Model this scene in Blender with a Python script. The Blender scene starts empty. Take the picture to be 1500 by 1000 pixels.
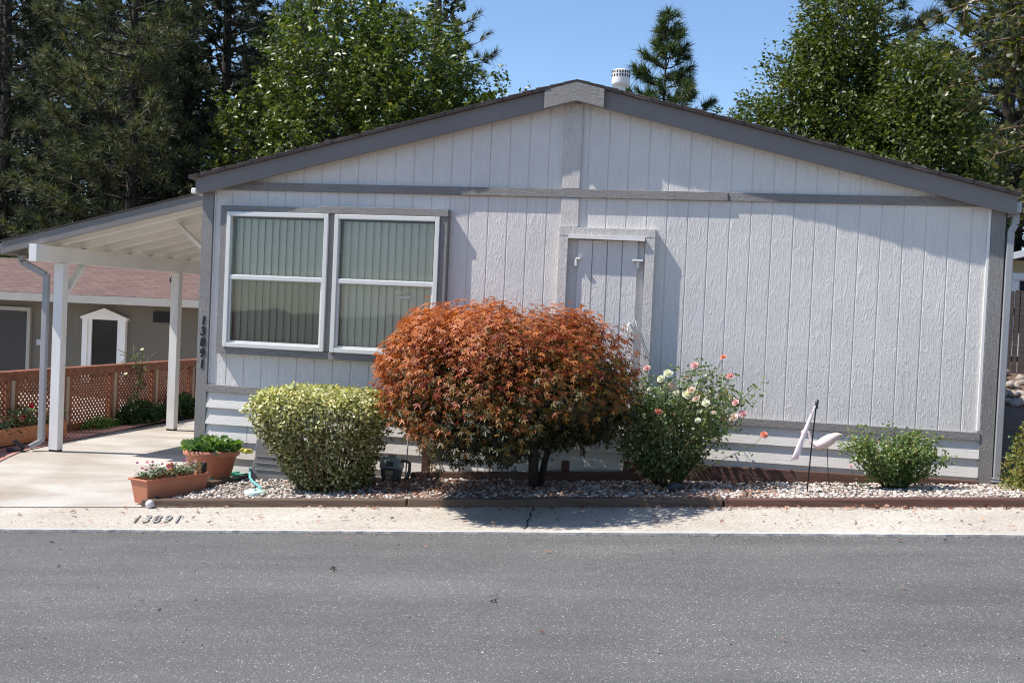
import bpy, math, random
import numpy as np
from mathutils import Vector, Matrix
random.seed(7); RNG = np.random.default_rng(7)
sc = bpy.context.scene; COL = sc.collection
PI = math.pi
# ---------------------------------------------------------------- materials
def newmat(name):
    m = bpy.data.materials.new(name); m.use_nodes = True
    nt = m.node_tree; nt.nodes.clear()
    out = nt.nodes.new('ShaderNodeOutputMaterial')
    return m, nt, out
def N(nt, t, **kw):
    n = nt.nodes.new(t)
    for k, v in kw.items():
        if k in n.inputs: n.inputs[k].default_value = v
        else: setattr(n, k, v)
    return n
def ramp(nt, fac, stops):
    r = nt.nodes.new('ShaderNodeValToRGB'); e = r.color_ramp.elements
    while len(e) < len(stops): e.new(0.5)
    for i, (p, c) in enumerate(stops):
        e[i].position = p; e[i].color = (*c, 1) if len(c) == 3 else c
    nt.links.new(fac, r.inputs[0]); return r.outputs[0]
def coords(nt, scale=(1,1,1), rot=(0,0,0)):
    tc = nt.nodes.new('ShaderNodeTexCoord'); mp = nt.nodes.new('ShaderNodeMapping')
    mp.inputs['Scale'].default_value = scale; mp.inputs['Rotation'].default_value = rot
    nt.links.new(tc.outputs['Object'], mp.inputs[0]); return mp.outputs[0]
def noise(nt, vec, scale, detail=4, rough=.55, dist=0):
    n = N(nt, 'ShaderNodeTexNoise', Scale=scale, Detail=detail, Roughness=rough, Distortion=dist)
    nt.links.new(vec, n.inputs['Vector']); return n.outputs['Fac']
def mixc(nt, fac, a, b, blend='MIX'):
    m = nt.nodes.new('ShaderNodeMix'); m.data_type = 'RGBA'; m.blend_type = blend
    for s, v in ((m.inputs[0], fac), (m.inputs[6], a), (m.inputs[7], b)):
        if isinstance(v, (int, float)): s.default_value = v
        elif isinstance(v, tuple): s.default_value = (*v, 1)
        else: nt.links.new(v, s)
    return m.outputs[2]
def math_(nt, op, a, b=None):
    m = nt.nodes.new('ShaderNodeMath'); m.operation = op
    for s, v in ((m.inputs[0], a), (m.inputs[1], b)):
        if v is None: continue
        if isinstance(v, (int, float)): s.default_value = v
        else: nt.links.new(v, s)
    return m.outputs[0]
def finish(nt, out, col, rough=.8, bumpsrc=None, bdist=.005, bstr=1, spec=.35, metal=0):
    p = N(nt, 'ShaderNodeBsdfPrincipled', Roughness=rough, Metallic=metal)
    p.inputs['Specular IOR Level'].default_value = spec
    if isinstance(col, tuple): p.inputs['Base Color'].default_value = (*col, 1)
    else: nt.links.new(col, p.inputs['Base Color'])
    if bumpsrc is not None:
        b = N(nt, 'ShaderNodeBump', Strength=bstr, Distance=bdist)
        nt.links.new(bumpsrc, b.inputs['Height']); nt.links.new(b.outputs[0], p.inputs['Normal'])
    nt.links.new(p.outputs[0], out.inputs[0]); return p
def simple(name, c, rough=.7, var=.12, nscale=6, bump=0, stretch=(1,1,1), spec=.35, metal=0, bscale=None):
    m, nt, out = newmat(name); v = coords(nt, stretch)
    n = noise(nt, v, nscale, 6)
    lo = tuple(x*(1-var) for x in c); hi = tuple(min(1, x*(1+var)) for x in c)
    col = ramp(nt, n, [(.3, lo), (.7, hi)])
    b = noise(nt, v, bscale or nscale*6, 5, .6) if bump else None
    finish(nt, out, col, rough, b, bump, 1, spec, metal); return m
M = {}
def wood_emboss(name, c, sx=26, sz=5, dist=.006, var=.05, dirt=(.45,.4,.33), dirt_amt=.12):
    m, nt, out = newmat(name)
    v = coords(nt, (sx, sx, sz)); n1 = noise(nt, v, 1.0, 3, .6, 1.6)
    v2 = coords(nt, (70, 70, 12)); n2 = noise(nt, v2, 1.0, 4, .6, .5)
    v4 = coords(nt, (10, 10, 160)); n4 = noise(nt, v4, 1.0, 2, .5)
    sharp = math_(nt, 'ABSOLUTE', math_(nt, 'SUBTRACT', n1, .5))
    h = math_(nt, 'ADD', math_(nt, 'MULTIPLY', sharp, 2.0), math_(nt, 'MULTIPLY', n2, .35))
    h = math_(nt, 'ADD', h, math_(nt, 'MULTIPLY', n4, .14))
    v3 = coords(nt, (1, 1, 1)); n3 = noise(nt, v3, 1.6, 6)
    base = ramp(nt, n3, [(.3, tuple(x*(1-var) for x in c)), (.7, tuple(x*(1+var) for x in c))])
    vs = coords(nt, (14, 14, .6)); ns = noise(nt, vs, 1, 5, .7)
    st = ramp(nt, ns, [(.58, (0,0,0)), (.85, (dirt_amt*2,)*3)])
    col = mixc(nt, st, base, dirt)
    finish(nt, out, col, .62, h, dist, 1, .3); return m
M['siding'] = wood_emboss('siding_paint', (.70,.66,.62), 26, 5, .0060, .06, (.42,.37,.30), .2)
M['grey_trim'] = wood_emboss('grey_trim_paint', (.265,.25,.24), 60, 9, .009, .08, (.5,.48,.45), .05)
M['grey_trim_h'] = wood_emboss('grey_trim_paint_horizontal', (.265,.25,.24), 9, 70, .010, .08, (.5,.48,.45), .05)
M['fascia'] = wood_emboss('fascia_paint', (.20,.184,.175), 4, 60, .001, .06, (.35,.33,.3), .05)
M['plate'] = wood_emboss('weathered_plate', (.27,.255,.24), 7, 55, .006, .12, (.5,.48,.45), .2)
M['lap'] = wood_emboss('skirting_paint', (.70,.66,.615), 4, 45, .0025, .04)
M['light_trim'] = wood_emboss('light_trim_paint', (.63,.59,.55), 50, 8, .009, .05)
M['white'] = simple('white_paint', (.80,.78,.74), .45, .04, 3, .0006, (1,1,.3))
M['cream'] = simple('cream_paint', (.82,.79,.73), .5, .06, 2, .0006, (1,1,1))
M['postwhite'] = simple('post_paint', (.77,.75,.72), .55, .07, 5, .002, (2,2,.5))
M['vinyl'] = simple('vinyl_frame', (.72,.71,.675), .35, .02, 4)
M['dark'] = simple('dark_interior', (.02,.02,.02), .9)
M['black'] = simple('black_metal', (.015,.015,.015), .4)
M['metal'] = simple('grey_metal', (.42,.42,.43), .45, .1, 8, metal=.3)
M['downspout'] = simple('downspout_paint', (.33,.33,.34), .4, .06, 4)
M['terracotta'] = simple('terracotta_plastic', (.50,.19,.11), .5, .1, 5, .0004)
M['wood_red'] = simple('redwood', (.26,.100,.052), .6, .35, 4, .001, (3,3,3))
M['cedar'] = simple('cedar_box', (.50,.20,.09), .6, .25, 5, .001, (3,3,3))
M['wood_tan'] = simple('tan_post', (.42,.35,.27), .7, .15, 4, .001)
M['bark'] = simple('bark', (.045,.033,.027), .9, .4, 6, .02, (3,3,1), bscale=14)
M['bark_red'] = simple('pine_bark', (.045,.034,.028), .9, .4, 5, .03, (2,2,.7), bscale=8)
M['twig'] = simple('twig', (.16,.10,.06), .8, .3, 8)
M['canes'] = simple('rose_cane', (.10,.11,.04), .7, .3, 8)
def timber(name, c1, c2):
    m, nt, out = newmat(name); v = coords(nt, (1.5, 30, 30)); n = noise(nt, v, 1, 6, .65, .4)
    v2 = coords(nt); n2 = noise(nt, v2, 2.3, 5)
    col = mixc(nt, n2, ramp(nt, n, [(.3, c1), (.7, c2)]), tuple(x*.8 for x in c2))
    finish(nt, out, col, .85, n, .008); return m
M['timber'] = timber('weathered_timber', (.055,.035,.025), (.17,.115,.08))
M['timber_red'] = timber('red_brown_timber', (.06,.030,.023), (.15,.078,.058))
# roof shingle
def shingle(name, c1, c2, c3, s=1.0):
    m, nt, out = newmat(name); v = coords(nt, (1,1,1))
    b = N(nt, 'ShaderNodeTexBrick', Scale=s); b.offset = .5
    b.inputs['Color1'].default_value = (*c1,1); b.inputs['Color2'].default_value = (*c2,1); b.inputs['Mortar'].default_value = (*c3,1)
    b.inputs['Mortar Size'].default_value = .012; b.inputs['Brick Width'].default_value = .30; b.inputs['Row Height'].default_value = .13
    nt.links.new(v, b.inputs['Vector'])
    n = noise(nt, v, 60, 3); col = mixc(nt, .35, b.outputs['Color'], ramp(nt, n, [(.3, c3), (.7, c2)]))
    finish(nt, out, col, .9, n, .003); return m
M['shingle'] = shingle('brown_shingle', (.10,.085,.08), (.16,.125,.115), (.05,.045,.04))
M['shingle_red'] = shingle('red_shingle', (.135,.078,.064), (.205,.132,.112), (.06,.036,.032))
# asphalt
m, nt, out = newmat('asphalt'); v = coords(nt)
vor = N(nt, 'ShaderNodeTexVoronoi', Scale=150); nt.links.new(v, vor.inputs['Vector'])
sep = nt.nodes.new('ShaderNodeSeparateColor'); nt.links.new(vor.outputs['Color'], sep.inputs[0])
base = ramp(nt, sep.outputs[0], [(0, (.100,.098,.094)), (.5, (.131,.129,.124)), (.9, (.165,.162,.156)), (.975, (.21,.205,.196)), (.993, (.52,.50,.46))])
n = noise(nt, v, .55, 6, .6); pat = ramp(nt, n, [(.3, (.80,.80,.81)), (.7, (1.14,1.13,1.11))])
col = mixc(nt, 1.0, base, pat, 'MULTIPLY')
vs = coords(nt, (.35, 2.6, 1)); n4 = noise(nt, vs, 1, 5, .6)
col = mixc(nt, 1.0, col, ramp(nt, n4, [(.3, (.84,.84,.84)), (.7, (1.10,1.10,1.10))]), 'MULTIPLY')
n2 = noise(nt, v, 2.6, 3, .6); tan = ramp(nt, n2, [(.66, (0,0,0)), (.80, (.35,.35,.35))])
col = mixc(nt, tan, col, (.22,.20,.185))
vc = coords(nt, (1,1,1)); nd = N(nt, 'ShaderNodeTexNoise', Scale=2.2, Detail=5); nt.links.new(vc, nd.inputs['Vector'])
vv = mixc(nt, .25, vc, nd.outputs['Color'])
cr = N(nt, 'ShaderNodeTexVoronoi', Scale=.42); cr.feature = 'DISTANCE_TO_EDGE'; nt.links.new(vv, cr.inputs['Vector'])
nm = noise(nt, v, .5, 3); cmask = math_(nt, 'MULTIPLY', math_(nt, 'LESS_THAN', cr.outputs['Distance'], .0016), math_(nt, 'GREATER_THAN', nm, .56))
col = mixc(nt, math_(nt, 'MULTIPLY', cmask, .45), col, (.06,.06,.06))
finish(nt, out, col, .82, math_(nt, 'ADD', sep.outputs[1], math_(nt, 'MULTIPLY', vor.outputs['Distance'], -1.2)), .0035, .8, .35)
M['asphalt'] = m
# concretes
def concrete(name, c1, c2, stain, agg=0.0, streak=(1,1,1), amt=.5):
    m, nt, out = newmat(name); v = coords(nt)
    n = noise(nt, v, 1.1, 7, .6); col = ramp(nt, n, [(.3, c1), (.68, c2)])
    vs = coords(nt, streak); n2 = noise(nt, vs, 1.0, 6, .6, .6)
    col = mixc(nt, ramp(nt, n2, [(.45, (0,0,0)), (.7, (amt,amt,amt))]), col, stain)
    f = N(nt, 'ShaderNodeTexVoronoi', Scale=75); nt.links.new(v, f.inputs['Vector'])
    sp = nt.nodes.new('ShaderNodeSeparateColor'); nt.links.new(f.outputs['Color'], sp.inputs[0])
    col = mixc(nt, agg, col, mixc(nt, 1.0, col, ramp(nt, sp.outputs[0], [(0, (.5,.47,.43)), (.5, (.95,.94,.92)), (1, (1.4,1.4,1.4))]), 'MULTIPLY'))
    fine = noise(nt, v, 180, 3)
    col = mixc(nt, .5, col, mixc(nt, 1.0, col, ramp(nt, fine, [(.3, (.85,.85,.85)), (.7, (1.12,1.12,1.12))]), 'MULTIPLY'))
    finish(nt, out, col, .85, math_(nt, 'ADD', math_(nt, 'MULTIPLY', sp.outputs[1], agg), fine), .003, .7); return m
M['concrete'] = concrete('driveway_concrete', (.39,.355,.31), (.54,.505,.46), (.27,.205,.145), .12, (.5,1.6,1), .75)
M['walk'] = concrete('aggregate_gutter', (.43,.38,.32), (.53,.49,.43), (.33,.28,.235), .5, (.8,3,1), .35)
M['lip'] = concrete('gutter_lip', (.44,.41,.37), (.54,.51,.47), (.34,.30,.26), .2, (2,2,1), .3)
m, nt, out = newmat('brick_paver'); v = coords(nt)
b = N(nt, 'ShaderNodeTexBrick', Scale=1); b.offset = .5
for k, c in (('Color1', (.40,.155,.125)), ('Color2', (.50,.24,.20)), ('Mortar', (.34,.27,.23))): b.inputs[k].default_value = (*c, 1)
b.inputs['Mortar Size'].default_value = .006; b.inputs['Brick Width'].default_value = .2; b.inputs['Row Height'].default_value = .1
nt.links.new(v, b.inputs['Vector']); n = noise(nt, v, 9, 5)
finish(nt, out, mixc(nt, ramp(nt, n, [(.4, (0,0,0)), (.75, (.5,.5,.5))]), b.outputs['Color'], (.5,.38,.34)), .85, n, .002); M['brick'] = m
m, nt, out = newmat('soil'); v = coords(nt); n = noise(nt, v, 3, 8, .65); n2 = noise(nt, v, 40, 4)
finish(nt, out, mixc(nt, n2, ramp(nt, n, [(.3, (.13,.09,.06)), (.7, (.27,.19,.13))]), (.10,.07,.05)), .95, n2, .02); M['soil'] = m
m, nt, out = newmat('gravel_bed'); v = coords(nt)
f = N(nt, 'ShaderNodeTexVoronoi', Scale=48); nt.links.new(v, f.inputs['Vector'])
sp = nt.nodes.new('ShaderNodeSeparateColor'); nt.links.new(f.outputs['Color'], sp.inputs[0])
finish(nt, out, ramp(nt, sp.outputs[0], [(0, (.10,.07,.05)), (.5, (.25,.20,.16)), (1, (.45,.41,.37))]), .9, math_(nt, 'MULTIPLY', f.outputs['Distance'], -1), .02); M['gravelbed'] = m
def islandmat(name, stops, rough=.5, spec=.35, trans=0.0, bump=0):
    m, nt, out = newmat(name); g = nt.nodes.new('ShaderNodeNewGeometry')
    col = ramp(nt, g.outputs['Random Per Island'], stops)
    p = N(nt, 'ShaderNodeBsdfPrincipled', Roughness=rough); p.inputs['Specular IOR Level'].default_value = spec
    nt.links.new(col, p.inputs['Base Color'])
    if bump:
        v = coords(nt); b = N(nt, 'ShaderNodeBump', Strength=1, Distance=bump); nt.links.new(noise(nt, v, 20, 5), b.inputs['Height']); nt.links.new(b.outputs[0], p.inputs['Normal'])
    if trans:
        t = nt.nodes.new('ShaderNodeBsdfTranslucent'); mx = nt.nodes.new('ShaderNodeMixShader'); mx.inputs[0].default_value = trans
        br = mixc(nt, 1.0, col, (1.5,1.6,.7), 'MULTIPLY'); nt.links.new(br, t.inputs[0])
        nt.links.new(p.outputs[0], mx.inputs[1]); nt.links.new(t.outputs[0], mx.inputs[2]); nt.links.new(mx.outputs[0], out.inputs[0])
    else: nt.links.new(p.outputs[0], out.inputs[0])
    return m
M['stone'] = islandmat('white_stone', [(0, (.16,.11,.08)), (.25, (.36,.29,.24)), (.5, (.52,.46,.41)), (.85, (.72,.68,.63)), (1, (.48,.32,.25))], .85, bump=.006)
M['grit'] = islandmat('grit_grain', [(0, (.05,.04,.035)), (.6, (.20,.17,.14)), (1, (.5,.47,.43))], .9)
M['rock'] = islandmat('riprap', [(0, (.24,.19,.155)), (.5, (.38,.33,.28)), (1, (.34,.235,.18))], .9, bump=.03)
M['dead'] = islandmat('dead_leaf', [(0, (.10,.035,.02)), (.4, (.26,.10,.05)), (.7, (.42,.20,.12)), (1, (.55,.33,.24))], .8)
M['pear'] = islandmat('broad_leaf', [(0, (.035,.055,.010)), (.5, (.080,.115,.020)), (.9, (.14,.18,.035)), (1, (.22,.20,.05))], .42, .55, .28)
M['pear2'] = islandmat('oak_leaf', [(0, (.030,.048,.009)), (.5, (.068,.095,.016)), (.9, (.12,.15,.03)), (1, (.16,.15,.04))], .48, .45, .28)
M['alder'] = islandmat('alder_leaf', [(0, (0.043,0.056,0.012)), (.5, (0.081,0.099,0.022)), (1, (0.149,0.136,0.050))], .4, .5, .35)
M['needle'] = islandmat('pine_needle', [(0, (.020,.028,.012)), (.5, (.070,.090,.042)), (.93, (.17,.19,.105)), (1, (.30,.16,.07))], .5, .35, .22)
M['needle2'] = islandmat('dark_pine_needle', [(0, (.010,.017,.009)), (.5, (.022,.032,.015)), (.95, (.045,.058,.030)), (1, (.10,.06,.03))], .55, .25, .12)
M['needle3'] = islandmat('blue_pine_needle', [(0, (.030,.055,.022)), (.6, (.07,.11,.042)), (1, (.15,.17,.06))], .45, .4, .2)
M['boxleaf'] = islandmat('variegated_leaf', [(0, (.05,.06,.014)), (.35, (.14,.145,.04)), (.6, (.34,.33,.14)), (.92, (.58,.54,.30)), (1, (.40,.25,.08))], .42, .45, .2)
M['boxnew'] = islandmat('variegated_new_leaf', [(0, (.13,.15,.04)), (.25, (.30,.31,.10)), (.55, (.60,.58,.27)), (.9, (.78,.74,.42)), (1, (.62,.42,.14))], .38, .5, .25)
M['roseleaf'] = islandmat('rose_leaf', [(0, (.06,.10,.03)), (.5, (.14,.20,.07)), (.85, (.28,.34,.16)), (1, (.24,.12,.07))], .36, .6, .28)
M['bushleaf'] = islandmat('bush_leaf', [(0, (.07,.11,.03)), (.5, (.15,.22,.065)), (.9, (.27,.34,.12)), (1, (.32,.16,.08))], .38, .5, .28)
M['lettuce'] = islandmat('bright_leaf', [(0, (0.051,0.119,0.021)), (.5, (0.102,0.204,0.038)), (1, (0.230,0.306,0.102))], .4, .5, .3)
M['pinkplant'] = islandmat('planter_foliage', [(0, (.07,.11,.05)), (.6, (.14,.19,.10)), (1, (.20,.20,.14))], .5, .4, .2)
M['cypress'] = islandmat('cypress_spray', [(0, (0.085,0.111,0.017)), (.5, (0.162,0.178,0.034)), (.85, (0.238,0.204,0.051)), (1, (0.255,0.119,0.043))], .6, .3, .2)
M['fern'] = islandmat('blue_green_spray', [(0, (.05,.11,.06)), (1, (.14,.24,.14))], .5, .4, .2)
M['darkshrub'] = islandmat('dark_shrub', [(0, (0.024,0.056,0.016)), (1, (0.072,0.128,0.040))], .4, .5, .2)
for nm, c in dict(petal_pink=(.86,.50,.54), petal_blush=(.85,.66,.60), petal_cream=(.86,.84,.74), petal_coral=(.85,.36,.27), petal_purple=(.42,.12,.28), petal_red=(.75,.03,.04), petal_orange=(.9,.28,.02), petal_yellow=(.75,.6,.08)).items():
    M[nm] = islandmat(nm, [(0, tuple(x*.75 for x in c)), (1, c)], .5, .3, .3)
# maple leaf: pigment carried per leaf (attribute 'tone': 0 green .. 1 red)
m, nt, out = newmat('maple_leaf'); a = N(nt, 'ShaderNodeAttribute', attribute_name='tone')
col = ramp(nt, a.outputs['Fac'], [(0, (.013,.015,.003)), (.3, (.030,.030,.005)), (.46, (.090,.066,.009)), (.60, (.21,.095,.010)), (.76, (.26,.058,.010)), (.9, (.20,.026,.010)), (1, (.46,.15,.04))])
p = N(nt, 'ShaderNodeBsdfPrincipled', Roughness=.42); nt.links.new(col, p.inputs['Base Color']); p.inputs['Specular IOR Level'].default_value = .3
t = nt.nodes.new('ShaderNodeBsdfTranslucent'); nt.links.new(mixc(nt, 1.0, col, (1.5,1.2,.6), 'MULTIPLY'), t.inputs[0])
mx = nt.nodes.new('ShaderNodeMixShader'); mx.inputs[0].default_value = .22
nt.links.new(p.outputs[0], mx.inputs[1]); nt.links.new(t.outputs[0], mx.inputs[2]); nt.links.new(mx.outputs[0], out.inputs[0]); M['maple'] = m
# glass: part reflecting, part see-through
def glass(name, tint, f0):
    m, nt, out = newmat(name); tr = N(nt, 'ShaderNodeBsdfTransparent'); tr.inputs[0].default_value = (*tint, 1)
    gl = N(nt, 'ShaderNodeBsdfGlossy', Roughness=.02); gl.inputs[0].default_value = (1,1,1,1)
    v = coords(nt); b = N(nt, 'ShaderNodeBump', Strength=.15, Distance=.01); nt.links.new(noise(nt, v, 1.5, 2), b.inputs['Height']); nt.links.new(b.outputs[0], gl.inputs['Normal'])
    fr = N(nt, 'ShaderNodeFresnel', IOR=1.5); f = math_(nt, 'ADD', fr.outputs[0], f0)
    mx = nt.nodes.new('ShaderNodeMixShader'); nt.links.new(f, mx.inputs[0]); nt.links.new(tr.outputs[0], mx.inputs[1]); nt.links.new(gl.outputs[0], mx.inputs[2]); nt.links.new(mx.outputs[0], out.inputs[0]); return m
M['glass'] = glass('window_glass', (.93,.93,.88), .012)
M['screen'] = glass('screened_glass', (.74,.74,.72), .0)
M['darkglass'] = simple('dark_glass', (.010,.012,.013), .12, .1, 3, spec=.45)
M['ball'] = glass('clear_dome', (.8,.8,.8), .12)
M['globe'] = simple('frosted_globe', (.62,.60,.60), .12, .35, 40)
M['blind'] = simple('blind_fabric', (.80,.785,.69), .7, .05, 3)
M['taupe'] = wood_emboss('taupe_siding', (.15,.13,.10), 20, 4, .003)
M['neighbour_fascia'] = simple('neighbour_fascia', (.36,.335,.295), .6, .05)
M['offwhite'] = simple('offwhite_wall', (.80,.78,.74), .6, .04)
M['tanwall'] = simple('tan_wall', (.38,.30,.17), .6, .04)
M['oldfence'] = timber('old_fence_wood', (.045,.032,.027), (.15,.115,.10))
M['slate'] = simple('slate_rock', (.07,.075,.09), .8, .3, 9, .02)
M['hose'] = simple('green_hose', (.05,.36,.24), .35, .1); M['tealhose'] = simple('teal_hose', (.16,.45,.45), .35, .1)
M['greenlid'] = simple('valve_lid', (.55,.74,.66), .45, .05)
M['meter_grey'] = simple('meter_grey', (.09,.095,.10), .45, .1); M['meter_light'] = simple('meter_light', (.34,.40,.42), .35, .1)
M['copper'] = simple('copper_pipe', (.35,.14,.08), .5, .15); M['label'] = simple('meter_label', (.42,.33,.20), .5, .05)
M['doorgrey'] = simple('door_paint', (.05,.045,.042), .6, .1)
M['hosebox'] = simple('grey_plastic', (.22,.21,.20), .5, .06)
M['flamingo'] = simple('faded_pink', (.80,.62,.60), .5, .12, 8); M['flag'] = simple('flag_fabric', (.86,.72,.74), .7, .12, 10)
M['paint_num'] = simple('faded_grey_paint', (.27,.26,.245), .9, .3, 30)
M['rubber'] = simple('black_plastic', (.03,.03,.035), .4)
M['yellow'] = simple('yellow_resin', (.55,.48,.10), .5, .2, 20)
M['orange_orn'] = simple('clay_ornament', (.62,.22,.12), .6, .1)

# ---------------------------------------------------------------- mesh helpers
OFF = {}
def link(o, parent=None):
    COL.objects.link(o)
    if parent is not None: o.parent = parent
    OFF[o.name] = OFF[parent.name] if parent is not None else Vector((0,0,0))
    return o
def tag(o, label=None, cat=None, group=None, kind=None):
    for k, v in (('label', label), ('category', cat), ('group', group), ('kind', kind)):
        if v: o[k] = v
    return o
def empty(name, loc, label, cat, group=None):
    o = bpy.data.objects.new(name, None); o.empty_display_size = .2; COL.objects.link(o); o.location = loc
    OFF[o.name] = Vector(loc); return tag(o, label, cat, group)
class MB:
    def __init__(s): s.v = []; s.f = []
    def add(s, vs, fs):
        b = len(s.v); s.v += [tuple(v) for v in vs]; s.f += [tuple(i+b for i in f) for f in fs]; return s
    def box(s, x0, x1, y0, y1, z0, z1):
        return s.add([(x0,y0,z0),(x1,y0,z0),(x1,y1,z0),(x0,y1,z0),(x0,y0,z1),(x1,y0,z1),(x1,y1,z1),(x0,y1,z1)],
                     [(0,3,2,1),(4,5,6,7),(0,1,5,4),(1,2,6,5),(2,3,7,6),(3,0,4,7)])
    def prism_y(s, pts, y0, y1):       # pts (x,z) ccw seen from -y
        n = len(pts)
        return s.add([(x,y0,z) for x,z in pts]+[(x,y1,z) for x,z in pts], [tuple(range(n)), tuple(range(2*n-1,n-1,-1))]+[(i+n,(i+1)%n+n,(i+1)%n,i) for i in range(n)])
    def prism_z(s, pts, z0, z1):
        n = len(pts)
        return s.add([(x,y,z0) for x,y in pts]+[(x,y,z1) for x,y in pts], [tuple(range(n-1,-1,-1)), tuple(range(n,2*n))]+[(i,(i+1)%n,(i+1)%n+n,i+n) for i in range(n)])
    def beam(s, a, b, w, h, up=(0,0,1)):
        a = Vector(a); b = Vector(b); d = (b-a).normalized(); r = d.cross(Vector(up)).normalized(); u = r.cross(d)
        vs = []
        for p in (a, b):
            for i, j in ((-1,-1),(1,-1),(1,1),(-1,1)): vs.append(p+r*(i*w/2)+u*(j*h/2))
        return s.add(vs, [(0,1,2,3),(7,6,5,4),(0,4,5,1),(1,5,6,2),(2,6,7,3),(3,7,4,0)])
    def tube(s, pts, rad, n=8, cap=True):
        pts = [Vector(p) for p in pts]
        if not hasattr(rad, '__len__'): rad = [rad]*len(pts)
        rings = []; r = None
        for i, p in enumerate(pts):
            d = (pts[min(i+1, len(pts)-1)]-pts[max(i-1, 0)]).normalized()
            if r is None: r = d.orthogonal().normalized()
            r = (r-d*r.dot(d)).normalized(); u = d.cross(r)
            rings.append([p+(r*math.cos(2*PI*k/n)+u*math.sin(2*PI*k/n))*rad[i] for k in range(n)])
        vs = [v for g in rings for v in g]; fs = []
        for i in range(len(pts)-1):
            for k in range(n): fs.append((i*n+k, i*n+(k+1)%n, (i+1)*n+(k+1)%n, (i+1)*n+k))
        if cap: fs += [tuple(range(n-1,-1,-1)), tuple(range((len(pts)-1)*n, len(pts)*n))]
        return s.add(vs, fs)
    def lathe(s, prof, c, n=28, sx=1, sy=1):
        vs = []; fs = []
        for r, z in prof:
            for k in range(n): vs.append((c[0]+r*sx*math.cos(2*PI*k/n), c[1]+r*sy*math.sin(2*PI*k/n), c[2]+z))
        for i in range(len(prof)-1):
            for k in range(n): fs.append((i*n+k, i*n+(k+1)%n, (i+1)*n+(k+1)%n, (i+1)*n+k))
        return s.add(vs, fs)
    def ball(s, c, rx, ry, rz, n=14, m=9):
        return s.lathe([(max(1e-4, math.sin(PI*i/m)), -math.cos(PI*i/m)) for i in range(m+1)], (0,0,0), n) if 0 else s._ball(c, rx, ry, rz, n, m)
    def _ball(s, c, rx, ry, rz, n, m):
        vs = []; fs = []
        for i in range(m+1):
            t = PI*i/m
            for k in range(n): vs.append((c[0]+rx*math.sin(t)*math.cos(2*PI*k/n), c[1]+ry*math.sin(t)*math.sin(2*PI*k/n), c[2]-rz*math.cos(t)))
        for i in range(m):
            for k in range(n): fs.append((i*n+k, i*n+(k+1)%n, (i+1)*n+(k+1)%n, (i+1)*n+k))
        return s.add(vs, fs)
    def build(s, name, mat, parent=None, smooth=False, bevel=0, kind=None):
        me = bpy.data.meshes.new(name); off = OFF[parent.name] if parent is not None else Vector((0,0,0))
        me.from_pydata([(v[0]-off[0], v[1]-off[1], v[2]-off[2]) for v in s.v], [], s.f); me.update()
        me.materials.append(M[mat] if isinstance(mat, str) else mat)
        if smooth: me.polygons.foreach_set('use_smooth', [True]*len(me.polygons))
        o = bpy.data.objects.new(name, me); link(o, parent)
        if bevel:
            b = o.modifiers.new('bevel', 'BEVEL'); b.width = bevel; b.segments = 2; b.limit_method = 'ANGLE'; b.angle_limit = math.radians(40)
        if kind: o['kind'] = kind
        return o
def npmesh(name, V, F, mat, parent=None, tone=None, smooth=False):
    """V (n,3) float, F (m,k) int"""
    me = bpy.data.meshes.new(name); off = OFF[parent.name] if parent is not None else Vector((0,0,0))
    V = np.asarray(V, dtype=np.float32)-np.array(off, dtype=np.float32)
    nf, k = F.shape
    me.vertices.add(len(V)); me.vertices.foreach_set('co', V.ravel())
    me.loops.add(nf*k); me.loops.foreach_set('vertex_index', F.astype(np.int32).ravel())
    me.polygons.add(nf); me.polygons.foreach_set('loop_start', np.arange(0, nf*k, k, dtype=np.int32))
    me.update(calc_edges=True); me.materials.append(M[mat])
    if tone is not None:
        at = me.attributes.new('tone', 'FLOAT', 'FACE'); at.data.foreach_set('value', tone.astype(np.float32))
    if smooth: me.polygons.foreach_set('use_smooth', np.ones(nf, dtype=bool))
    o = bpy.data.objects.new(name, me); return link(o, parent)
def frames(nrm):
    """random in-plane rotation frames for given normals (n,3)"""
    nrm = nrm/np.linalg.norm(nrm, axis=1, keepdims=True)
    a = RNG.normal(size=nrm.shape); a -= (a*nrm).sum(1, keepdims=True)*nrm; a /= np.linalg.norm(a, axis=1, keepdims=True)
    return a, np.cross(nrm, a), nrm
def scatter(tv, tf, P, A, B, Cn, S):
    """template verts tv (k,3) put at P with frame A,B,Cn and size S (n,)"""
    n = len(P); k = len(tv)
    V = (P[:,None,:]+(tv[None,:,0:1]*A[:,None,:]+tv[None,:,1:2]*B[:,None,:]+tv[None,:,2:3]*Cn[:,None,:])*S[:,None,None]).reshape(-1,3)
    F = (tf[None]+np.arange(n)[:,None,None]*k).reshape(-1, tf.shape[1]); return V, F
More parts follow.
